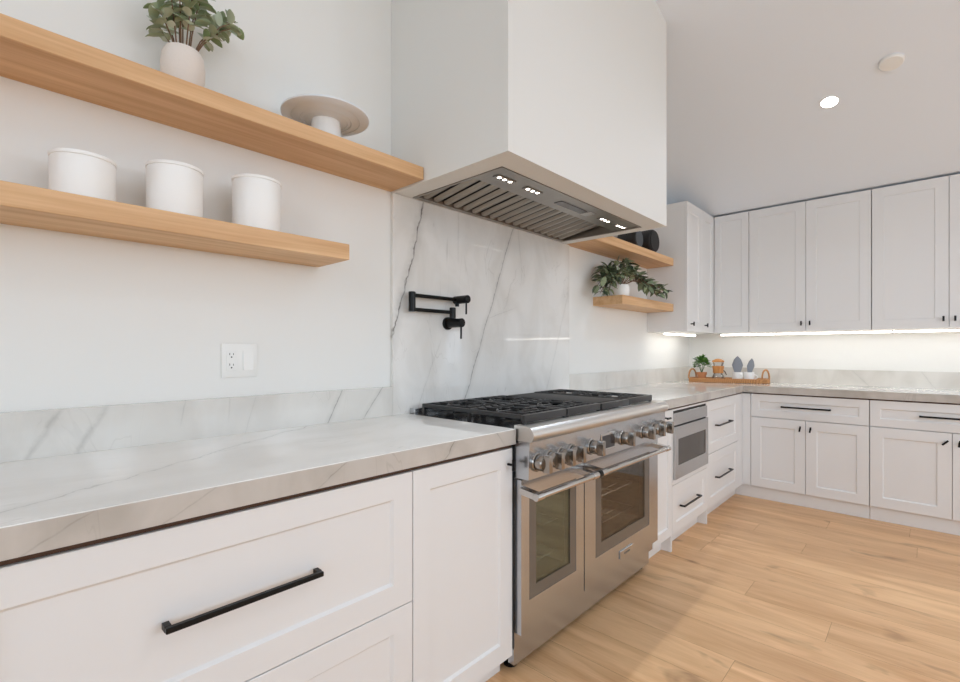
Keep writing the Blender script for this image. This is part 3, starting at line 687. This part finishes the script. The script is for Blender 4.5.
# rounded front rail
pr = [(-0.634, 0.925), (-0.690, 0.925), (-0.706, 0.922), (-0.717, 0.913), (-0.723, 0.899), (-0.723, 0.888), (-0.718, 0.878), (-0.709, 0.870), (-0.634, 0.870)]
MB().prism([(RX0, y, z) for y, z in pr], (RX1-RX0, 0, 0)).build('front_rail', M['railsteel'], t, smooth=0.5)
pr = [(-0.634, 0.733), (-0.699, 0.733), (-0.704, 0.869), (-0.634, 0.869)]
cp = MB().prism([(RX0+0.001, y, z) for y, z in pr], (RX1-RX0-0.002, 0, 0)).build('control_panel', M['steelv'], t, smooth=0)
kx = [1.416, 1.494, 1.571, 1.648, 1.802, 2.086, 2.308, 2.434, 2.540]
for x in kx:
    y0 = -0.7005; z = 0.792
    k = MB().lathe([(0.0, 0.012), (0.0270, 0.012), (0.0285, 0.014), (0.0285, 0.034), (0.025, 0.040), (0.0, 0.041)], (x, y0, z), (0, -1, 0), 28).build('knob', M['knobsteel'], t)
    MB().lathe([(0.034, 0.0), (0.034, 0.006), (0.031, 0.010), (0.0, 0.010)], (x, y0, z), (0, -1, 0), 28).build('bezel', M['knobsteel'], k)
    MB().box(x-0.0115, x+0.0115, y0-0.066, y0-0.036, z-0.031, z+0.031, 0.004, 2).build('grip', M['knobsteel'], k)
d = MB().box(1.885, 2.014, -0.7065, -0.698, 0.757, 0.834, 0.002).build('display', M['chrome'], t)
MB().box(1.895, 2.004, -0.7075, -0.706, 0.767, 0.824).build('screen', M['screen'], d, smooth=0)
def oven_door(x0, x1, wx0, wx1, wz0, wz1, bw, gl):
    z0, z1, yf, yb = 0.160, 0.726, -0.664, -0.634
    m = MB(); m.box(x0, wx0, yf, yb, z0, z1); m.box(wx1, x1, yf, yb, z0, z1); m.box(wx0, wx1, yf, yb, z0, wz0); m.box(wx0, wx1, yf, yb, wz1, z1)
    d = m.build('oven_door', M['steelv'], t, smooth=0)
    ix0, ix1, iz0, iz1 = wx0+bw, wx1-bw, wz0+bw, wz1-bw*0.7
    m = MB(); a, b = yf+0.002, yf+0.008
    m.box(wx0, ix0, a, b, wz0, wz1); m.box(ix1, wx1, a, b, wz0, wz1); m.box(ix0, ix1, a, b, wz0, iz0); m.box(ix0, ix1, a, b, iz1, wz1)
    m.build('window_border', M['taupe'], d, smooth=0)
    MB().box(ix0, ix1, yf+0.0035, yf+0.0065, iz0, iz1).build('window_glass', gl, d, smooth=0)
    m = MB(); y0, y1 = yb+0.002, -0.205; a, b, c, e = ix0-0.002, ix1+0.002, iz0-0.005, iz1+0.005   # the lined cavity behind the pane
    m.poly([(a, y1, c), (b, y1, c), (b, y1, e), (a, y1, e)]); m.poly([(a, y0, c), (a, y1, c), (a, y1, e), (a, y0, e)]); m.poly([(b, y1, c), (b, y0, c), (b, y0, e), (b, y1, e)])
    m.poly([(a, y0, c), (b, y0, c), (b, y1, c), (a, y1, c)]); m.poly([(a, y1, e), (b, y1, e), (b, y0, e), (a, y0, e)])
    cav = m.build('oven_interior', M['cavity'], d, smooth=0)
    for zz in (c+0.055, c+0.185):
        m = MB()
        for k in range(9): yy = y0+0.02+(y1-y0-0.04)*k/8; m.cyl((a+0.004, yy, zz), (b-0.004, yy, zz), 0.0028, 6)
        for xx in (a+0.01, (a+b)/2, b-0.01): m.cyl((xx, y0+0.02, zz-0.004), (xx, y1-0.02, zz-0.004), 0.003, 6)
        m.build('oven_rack', M['chrome'], cav)
    return d
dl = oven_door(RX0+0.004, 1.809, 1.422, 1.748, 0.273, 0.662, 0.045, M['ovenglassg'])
dr = oven_door(1.816, RX1-0.004, 1.909, 2.476, 0.273, 0.662, 0.055, M['ovenglass'])
def bar(d, x0, x1):
    y = -0.740; z = 0.682
    m = MB(); m.cyl((x0+0.035, y, z), (x1-0.035, y, z), 0.0115, 20)
    h = m.build('handle', M['chrome'], d, label='round polished bar handle')
    for a, b in ((x0, x0+0.04), (x1-0.04, x1)):
        m = MB(); m.cyl((a, y, z), (b, y, z), 0.0145, 20, bev=0.002); c = (a+b)/2
        m.prism([(a+0.004, -0.6645, z+0.020), (b-0.004, -0.6645, z+0.020), (b-0.004, y, z+0.011), (a+0.004, y, z+0.011)], (0, 0, -0.022)); m.build('handle_bracket', M['chrome'], h)
bar(dl, RX0-0.012, 1.790); bar(dr, 1.820, 2.545)
MB().cyl((1.792, -0.740, 0.682), (1.818, -0.740, 0.682), 0.0165, 20, bev=0.002).build('bumper', M['black'], t, label='black rubber bumper between the two handles')
p = MB().box(2.136, 2.273, -0.670, -0.664, 0.195, 0.233, 0.001).build('nameplate', M['steel'], dr)
MB().box(2.174, 2.237, -0.6707, -0.6695, 0.210, 0.218).build('engraved_mark', M['taupe'], p, smooth=0)
# burners, grates, griddle
def burner(x, y):
    m = MB(); m.lathe([(0.0, 0), (0.062, 0), (0.058, 0.007), (0.040, 0.008), (0.038, 0.015), (0.0, 0.015)], (x, y, 0.912), seg=24)
    b = m.build('burner', M['brass'], t)
    m = MB()
    for k in range(5):
        a = 2*PI*k/5+0.3; e = Vector((math.cos(a), math.sin(a), 0)); c = Vector((x, y, 0.929))
        m.cyl(c+e*0.008, c+e*0.060, 0.013, 8, r1=0.006)
    m.lathe([(0.0, 0), (0.026, 0), (0.024, 0.008), (0.0, 0.009)], (x, y, 0.927), seg=20); m.build('burner_cap', M['iron'], b)
def grate(x0, x1):
    y0, y1 = -0.660, -0.075; m = MB(); zt, h, w = 0.960, 0.018, 0.012
    m.box(x0, x1, y0, y0+0.020, zt-0.030, zt, 0.004, 2); m.box(x0, x1, y1-0.014, y1, zt-0.026, zt, 0.003)
    m.box(x0, x0+w, y0+0.018, y1-0.012, zt-h, zt, 0.003); m.box(x1-w, x1, y0+0.018, y1-0.012, zt-h, zt, 0.003)
    ym = (y0+y1)/2; m.box(x0+w, x1-w, ym-0.006, ym+0.006, zt-h, zt, 0.003)
    for x in (x0+0.008, x1-0.008):
        for y in (y0+0.01, ym, y1-0.008): m.box(x-0.006, x+0.006, y-0.006, y+0.006, 0.9125, zt-0.005)
    gr = m.build('grate', M['iron'], t)
    f = MB(); xm = (x0+x1)/2
    for (cy, ya, yb) in ((-0.515, y0+0.02, ym-0.006), (-0.222, ym+0.006, y1-0.014)):
        for dx in (-0.088, -0.044, 0.044, 0.088):
            q = 0.028 if abs(dx) > 0.06 else 0.068
            f.box(xm+dx-0.005, xm+dx+0.005, ya, ya+q+0.02, zt-0.014, zt+0.002, 0.002); f.box(xm+dx-0.005, xm+dx+0.005, yb-q-0.02, yb, zt-0.014, zt+0.002, 0.002)
        for s in (-1, 1):
            xe = x0+w if s < 0 else x1-w
            f.box(xe, xm+s*0.045, cy-0.005, cy+0.005, zt-0.014, zt+0.002, 0.002)
            f.box(xm-0.005, xm+0.005, (ya if s < 0 else yb-0.10), (ya+0.10 if s < 0 else yb), zt-0.014, zt+0.002, 0.002)
        ring = [(xm+0.084*math.cos(2*PI*k/28), cy+0.084*math.sin(2*PI*k/28), zt-0.006) for k in range(28)]
        f.tube(ring, 0.0055, 8, True)
    f.build('fingers', M['iron'], gr)
    for cy in (-0.515, -0.222): burner(xm, cy)
grate(1.400, 1.682); grate(1.688, 1.962); grate(2.246, 2.522)
gd = MB(); gd.box(1.975, 2.236, -0.655, -0.075, 0.9125, 0.940, 0.004, 2); gd = gd.build('griddle', M['enamel'], t)
m = MB(); m.box(1.985, 2.226, -0.625, -0.09, 0.940, 0.958, 0.006, 3); m.build('griddle_cover', M['griddle'], gd)
MB().box(1.970, 2.240, -0.664, -0.640, 0.929, 0.958, 0.004, 2).build('front_lip', M['iron'], gd)
MB().box(2.110, 2.240, -0.684, -0.655, 0.9275, 0.932, 0.001).build('grease_tray_edge', M['steel'], gd)

# ------------------------------------------------------------------ pot filler
t = thing('pot_filler', 'matte black folding pot filler tap on the backsplash', 'tap', (1.607, -0.0205, 1.33))
X, Z = 1.607, 1.332; YR = -0.060
MB().lathe([(0.031, 0.0), (0.031, 0.010), (0.028, 0.013), (0.0, 0.013)], (X, -0.0205, Z), (0, -1, 0), 28).build('wall_flange', M['black'], t)
MB().cyl((X, -0.033, Z), (X, -0.128, Z-0.0), 0.0215, 24, bev=0.003).build('valve_body', M['black'], t)
MB().cyl((X, -0.118, Z-0.021), (X, -0.118, 1.255), 0.0048, 12).build('lever', M['black'], t)
MB().cyl((X, YR, Z+0.02), (X, YR, 1.408), 0.0155, 20, bev=0.002).build('riser', M['black'], t)
XJ = 1.356
MB().cyl((XJ, YR, 1.374), (XJ, YR, 1.463), 0.0160, 20, bev=0.002).build('elbow_joint', M['black'], t)
MB().cyl((XJ+0.01, YR, 1.384), (X-0.01, YR, 1.384), 0.0088, 14).build('lower_arm', M['black'], t)
MB().cyl((XJ+0.01, YR, 1.448), (X+0.02, YR, 1.448), 0.0088, 14).build('upper_arm', M['black'], t)
m = MB(); m.cyl((X+0.035, YR+0.022, 1.447), (X+0.035, YR-0.072, 1.447), 0.0195, 24, bev=0.003); m.cyl((X+0.03, YR, 1.43), (X+0.03, YR, 1.415), 0.010, 16); m.build('end_valve', M['black'], t)
MB().cyl((X+0.035, YR-0.058, 1.43), (X+0.035, YR-0.058, 1.374), 0.0045, 12).build('lever', M['black'], t)

# ------------------------------------------------------------------ outlet plate
t = thing('wall_plate', 'white wall plate with an outlet and a rocker switch over the left worktop', 'outlet', (0.642, 0, 1.165))
MB().box(0.583, 0.701, -0.006, -0.0005, 1.107, 1.223, 0.002, 2).build('plate', M['plastic'], t)
o = MB().box(0.598, 0.632, -0.008, -0.006, 1.131, 1.199, 0.001).build('outlet', M['plastic'], t)
m = MB()
for zz in (1.186, 1.150):
    m.box(0.6075, 0.6095, -0.0084, -0.0078, zz-0.002, zz+0.005); m.box(0.6195, 0.6215, -0.0084, -0.0078, zz-0.002, zz+0.004)
    m.cyl((0.6145, -0.0078, zz-0.009), (0.6145, -0.0084, zz-0.009), 0.0026, 12)
m.build('socket_slots', M['hole'], o, smooth=0)
m = MB(); m.prism([(0.652, -0.006, 1.131), (0.652, -0.0115, 1.131), (0.652, -0.0085, 1.199), (0.652, -0.006, 1.199)], (0.034, 0, 0)); m.build('rocker_switch', M['plastic'], t, smooth=0)

# ------------------------------------------------------------------ things on the long shelves
def canister(x, r, h, label):
    z = ZS0+0.0003; y = -0.112
    t = thing('canister', label, 'canister', (x, y, z), 'white ribbed canisters on the lower shelf')
    m = MB(); n = 84; seg = n*2; rings = []
    for zz, k in ((0.0, 0.985), (0.004, 1.0), (h-0.012, 1.0), (h-0.010, 0.985)):
        rings.append([m.bm.verts.new((x+(r*k-(0.0006 if i % 2 else 0))*math.cos(2*PI*i/seg), y+(r*k-(0.0006 if i % 2 else 0))*math.sin(2*PI*i/seg), z+zz)) for i in range(seg)])
    for a, b in zip(rings, rings[1:]):
        for i in range(seg): m.bm.faces.new((a[i], a[(i+1) % seg], b[(i+1) % seg], b[i]))
    m.bm.faces.new(rings[0]); m.bm.faces.new(rings[-1]); bmesh.ops.recalc_face_normals(m.bm, faces=m.bm.faces)
    m.build('body', M['white'], t)
    l = MB().lathe([(r*0.97, h-0.0098), (r*1.02, h-0.0098), (r*1.025, h-0.003), (r*1.0, h), (0.0, h+0.002)], (x, y, z), seg=48).build('lid', M['white'], t)
canister(0.209, 0.0685, 0.125, 'widest white canister, leftmost of three on the lower shelf')
canister(0.420, 0.0715, 0.157, 'middle white canister of three on the lower shelf')
canister(0.657, 0.0740, 0.180, 'tallest white canister, rightmost of three on the lower shelf')

# potted greenery on the upper shelf
def sprig(m, pts, n, L, w, rnd, rng, tonebase=0.4, spread=1.0):
    pts = [Vector(p) for p in pts]
    for i in range(n):
        a = (i+0.5)/n*(len(pts)-1); k = int(a); f = a-k; c = pts[k].lerp(pts[min(k+1, len(pts)-1)], f); d = (pts[min(k+1, len(pts)-1)]-pts[k]).normalized()
        for s in (0, 1):
            q = Vector((rng.uniform(-1, 1), rng.uniform(-1, 1), rng.uniform(-0.6, 0.8))); q = (q-d*q.dot(d)); q.normalize()
            dr = (d*0.5+q*spread).normalized(); nn = Vector((rng.uniform(-.6, .6), rng.uniform(-.8, .3), 1)).normalized()
            m.leaf(c, dr, nn, L*rng.uniform(0.75, 1.2), w*rng.uniform(0.75, 1.15), min(1, max(0, tonebase+rng.uniform(-.45, .45))), rng.uniform(0.05, 0.4), rnd)
rng = random.Random(21)
zb = ZS1+0.0003; px, py = 0.440, -0.115
t = thing('potted_greenery', 'pale clay vase of grey-green leafy stems on the upper left shelf', 'potted plant', (px, py, zb))
MB().lathe([(0.0, 0.0), (0.040, 0.0), (0.049, 0.012), (0.0565, 0.055), (0.058, 0.09), (0.054, 0.122), (0.046, 0.137), (0.041, 0.137), (0.041, 0.12), (0.0, 0.115)], (px, py, zb), seg=40, cap=False).build('vase', M['pinkpot'], t)
for k in range(13):
    a = 2*PI*k/13+rng.uniform(-.2, .2); sp = rng.uniform(0.03, 0.10); hh = rng.uniform(0.13, 0.30)
    if k in (0, 1, 12): sp, hh = 0.13, 0.16+0.03*(k % 3)
    if k in (5, 6, 7): sp, hh = 0.10, 0.08+0.03*(k % 3)
    sp *= 0.6 if math.cos(a) < -0.2 else 1.0
    e = Vector((math.cos(a), math.sin(a)*0.5-0.05, 0)); b0 = Vector((px, py, zb+0.117))+e*0.02
    pts = [b0, b0+e*sp*0.25+Vector((0, 0, hh*0.4)), b0+e*sp*0.65+Vector((0, 0, hh*0.8)), b0+e*sp+Vector((0, 0, hh))]
    st = MB().tube(pts, [0.0022, 0.0019, 0.0016, 0.001], 6).build('stem', M['stem'], t)
    m = MB(); sprig(m, pts[1:], 7, 0.044, 0.026, True, rng, 0.5); m.build('leaves', M['euc'], st, smooth=0)
# cake stand
cx, cy = 0.900, -0.125
t = thing('cake_stand', 'white pedestal cake stand on the upper left shelf beside the hood', 'cake stand', (cx, cy, zb))
MB().lathe([(0.0, 0.0), (0.060, 0.0), (0.061, 0.006), (0.054, 0.04), (0.050, 0.084), (0.0, 0.084)], (cx, cy, zb), seg=40).build('pedestal', M['gloss'], t)
R_ = 0.155
MB().lathe([(0.0, 0.0845), (0.060, 0.0845), (0.075, 0.087), (0.077, 0.085), (0.088, 0.089), (0.091, 0.087), (0.118, 0.094), (0.121, 0.092), (R_-0.006, 0.097), (R_, 0.100), (R_, 0.106), (R_-0.004, 0.108), (0.0, 0.098)], (cx, cy, zb), seg=64).build('plate', M['cakew'], t)

# ------------------------------------------------------------------ things on the right shelves
def drum(label, x, z, r, y0, y1, body, face, foot):
    t = thing('round_vase', label, 'ornament', (x, (y0+y1)/2, zb), 'black round ornaments on the upper right shelf')
    L = y1-y0
    MB().lathe([(r*0.90, 0.0), (r*0.97, 0.006), (r, 0.018), (r, L-0.018), (r*0.97, L-0.006), (r*0.90, L)], (x, y0, z), (0, 1, 0), 40, cap=True).build('body', body, t)
    MB().lathe([(0.0, 0.0), (r*0.86, 0.0), (r*0.84, 0.006), (0.0, 0.006)], (x, y0-0.0065, z), (0, 1, 0), 40).build('face', face, t)
    MB().lathe([(foot, 0.0), (foot*0.8, 0.004), (foot*0.7, max(0.006, z-r*0.97-zb)), (0.0, max(0.006, z-r*0.97-zb))], (x, (y0+y1)/2, zb), seg=24).build('foot', body, t)
drum('rounder black ornament on a foot, nearer the white wall cabinet', 3.695, 2.061, 0.094, -0.175, -0.030, M['charcoal'], M['charcoal'], 0.04)
drum('lower black ornament with a slate grey face, nearer the hood', 3.405, 2.030, 0.070, -0.180, -0.035, M['charcoal'], M['slate'], 0.03)
zl = ZS0+0.0003
t = thing('trailing_plant', 'dark leafy trailing plant in a small white pot on the lower right shelf', 'potted plant', (3.24, -0.12, zl))
MB().lathe([(0.0, 0.0), (0.045, 0.0), (0.058, 0.02), (0.062, 0.06), (0.056, 0.092), (0.050, 0.095), (0.046, 0.085), (0.0, 0.08)], (3.24, -0.12, zl), seg=36, cap=False).build('pot', M['white'], t)
rng = random.Random(11); c0 = Vector((3.24, -0.12, zl+0.085))
ends = [(2.90, -0.14, 1.585), (2.94, -0.18, 1.600), (2.97, -0.13, 1.620), (2.885, -0.12, 1.63), (2.90, -0.17, 1.69), (2.91, -0.15, 1.665), (2.97, -0.19, 1.68), (2.96, -0.10, 1.735), (3.05, -0.12, 1.72), (3.22, -0.19, 1.74), (3.33, -0.19, 1.73), (3.40, -0.15, 1.78), (3.55, -0.24, 1.66), (3.62, -0.28, 1.65), (3.68, -0.28, 1.64), (3.58, -0.285, 1.615), (2.93, -0.12, 1.70), (2.97, -0.17, 1.70), (3.00, -0.08, 1.76), (3.09, -0.16, 1.79), (3.02, -0.2, 1.69), (3.32, -0.12, 1.845), (3.37, -0.10, 1.82), (3.27, -0.18, 1.80), (3.47, -0.15, 1.775), (3.45, -0.2, 1.71),
        (3.53, -0.22, 1.70), (3.60, -0.20, 1.67), (3.56, -0.28, 1.63), (3.50, -0.28, 1.60), (3.64, -0.28, 1.62), (3.40, -0.25, 1.68), (3.15, -0.2, 1.73)]
for e in ends:
    e = Vector(e); mid = c0.lerp(e, 0.5)+Vector((0, 0, 0.07)); pts = [c0, c0.lerp(mid, 0.55)+Vector((0, 0, 0.02)), mid, mid.lerp(e, 0.5)+Vector((0, 0, 0.02)), e]
    st = MB().tube(pts, 0.002, 6).build('stem', M['stem'], t)
    m = MB(); sprig(m, pts[2:], 5, 0.066, 0.034, False, rng, 0.4, 0.9); m.build('leaves', M['dleaf'], st, smooth=0)

# ------------------------------------------------------------------ tray in the corner
C0 = Vector((4.665, -0.44, 0.9145)); D0 = Vector((0.30, -0.955, 0)).normalized(); N0 = Vector((0.955, 0.30, 0)).normalized()
t = thing('rattan_tray', 'oblong woven rattan tray with two hoop handles on the corner worktop', 'tray', C0)
HL, HWd = 0.318, 0.120
def oval(s, k=1.0, n=64, dz=0.0):
    out = []
    for i in range(n):
        a = 2*PI*i/n; ca, sa = math.cos(a), math.sin(a); e = 0.55
        u = math.copysign(abs(ca)**e, ca)*(HL+s); v = math.copysign(abs(sa)**e, sa)*(HWd+s)
        out.append(C0+D0*u+N0*v+Vector((0, 0, dz)))
    return out
m = MB(); m.prism([tuple(q) for q in oval(-0.006)], (0, 0, 0.008)); m.build('tray_base', M['wicker'], t, smooth=0.4)
m = MB()
for i in range(3): m.tube(oval(0.0, dz=0.008+0.0115*i), 0.0072, 8, True)
m.build('rim', M['wicker'], t)
for s in (-1, 1):
    e = C0+D0*(s*HL); pts = []
    for i in range(13):
        a = PI*i/12; pts.append(e-D0*(s*0.026)+(N0*0.75+D0*0.66)*(0.046*math.cos(a))+Vector((0, 0, 0.030+0.085*math.sin(a)**0.8)))
    MB().tube(pts, 0.0075, 8).build('handle', M['wicker'], t)
ZB = C0.z+0.0085
def at(u, v=0.0): p = C0+D0*u+N0*v; return Vector((p.x, p.y, ZB))
p = at(-0.215, 0.0); t = thing('potted_herb', 'tiny green plant in a terracotta pot on the rattan tray', 'potted plant', p)
MB().lathe([(0.0, 0.0), (0.030, 0.0), (0.038, 0.055), (0.043, 0.055), (0.044, 0.078), (0.039, 0.078), (0.037, 0.068), (0.0, 0.066)], p, seg=28, cap=False).build('pot', M['terra'], t)
m = MB(); rng = random.Random(5); 
for k in range(170):
    a = rng.uniform(0, 2*PI); ph = rng.uniform(-0.5, 1.4); rr = rng.uniform(0.02, 0.060)
    q = p+Vector((0, 0, 0.155))+Vector((math.cos(a)*math.cos(ph)*rr*1.15, math.sin(a)*math.cos(ph)*rr*1.15, math.sin(ph)*rr)); d = (q-(p+Vector((0, 0, 0.13)))).normalized()
    m.leaf(q, d+Vector((rng.uniform(-.5, .5), rng.uniform(-.5, .5), rng.uniform(-.3, .3))), (0.1, -0.2, 1), 0.036, 0.022, rng.random(), 0.3)
m.build('foliage', M['gleaf'], t, smooth=0)
m = MB()
for k in range(6): 
    a = k*1.05; m.tube([p+Vector((0, 0, 0.064)), p+Vector((math.cos(a)*0.012, math.sin(a)*0.012, 0.10)), p+Vector((math.cos(a)*0.03, math.sin(a)*0.03, 0.145))], 0.0018, 6)
m.build('stems', M['gleaf'], t)
p = at(-0.080, -0.01); t = thing('coffee_carafe', 'glass coffee carafe with a wooden collar on the rattan tray', 'carafe', p)
MB().lathe([(0.0, 0.001), (0.056, 0.001), (0.060, 0.008), (0.050, 0.040), (0.028, 0.086), (0.026, 0.112), (0.042, 0.150), (0.046, 0.172)], p, seg=36, cap=False).build('glass_body', M['carafe'], t)
MB().lathe([(0.0, 0.003), (0.056, 0.003), (0.055, 0.012), (0.0, 0.012)], p, seg=32).build('coffee', M['coffee'], t)
MB().lathe([(0.037, 0.072), (0.044, 0.074), (0.043, 0.100), (0.050, 0.132), (0.048, 0.136), (0.036, 0.130), (0.0285, 0.10), (0.037, 0.074)], p, seg=36, cap=False).build('wooden_collar', M['collar'], t)
MB().lathe([(0.0, 0.172), (0.050, 0.172), (0.050, 0.184), (0.040, 0.190), (0.020, 0.200), (0.0, 0.202)], p, seg=32).build('lid', M['collar'], t)
m = MB(); q = p+D0*0.033-N0*0.010+Vector((0, 0, 0.1)); m.tube([q, q+D0*0.02+Vector((0, 0, -0.01)), q+D0*0.034+Vector((0, 0, -0.042))], 0.004, 8); m.lathe([(0.0, -0.008), (0.007, -0.005), (0.008, 0.0), (0.007, 0.005), (0.0, 0.008)], q, seg=12); m.build('leather_tie', M['leather'], t)
def mug(u, v, label, hdl):
    p = at(u, v); t = thing('mug', label, 'mug', p, 'white mugs on the tray')
    MB().lathe([(0.0, 0.0), (0.036, 0.0), (0.042, 0.006), (0.043, 0.082), (0.042, 0.085), (0.0405, 0.083), (0.0395, 0.010), (0.0, 0.008)], p, seg=36, cap=False).build('cup', M['gloss'], t)
    pts = [p+hdl*(0.040+0.030*math.sin(PI*i/10))+Vector((0, 0, 0.066-0.044*i/10)) for i in range(11)]
    MB().tube(pts, 0.005, 8).build('handle', M['gloss'], t)
    return p
def napkin(p, w, h, label, lean):
    b = p+Vector((0, 0, 0.0135)); t = thing('napkin', label, 'napkin', b, 'folded napkins in the mugs')
    for s, dv in ((1, 0.0), (0.86, -0.012)):
        out = [(-0.010, 0.0), (0.010, 0.0), (w*0.6*s, 0.075), (w*s, 0.075+(h-0.075)*0.42*s), (w*0.62*s, 0.075+(h-0.075)*0.78*s), (0, h*(0.6+0.4*s)), (-w*0.62*s, 0.075+(h-0.075)*0.78*s), (-w*s, 0.075+(h-0.075)*0.42*s), (-w*0.6*s, 0.075)]
        pts = []
        for u, z in out:
            uu = max(-0.033, min(0.033, u)) if z < 0.085 else u
            pts.append(b+D0*(uu+lean*max(0, z-0.03))+N0*dv+Vector((0, 0, z)))
        MB().prism([tuple(q) for q in pts], tuple(N0*0.006)).build('fold', M['linen'], t, smooth=0)
p1 = mug(0.075, 0.0, 'white mug nearer the glass carafe on the rattan tray', (D0*0.5-N0*0.8).normalized())
p2 = mug(0.165, 0.01, 'white mug with its handle to the outer end of the tray', (D0*0.95-N0*0.3).normalized())
napkin(p1, 0.044, 0.215, 'wide pointed grey napkin standing in the mug beside the carafe', 0.0)
napkin(p2, 0.030, 0.195, 'slimmer grey napkin leaning in the mug at the outer tray end', 0.14)
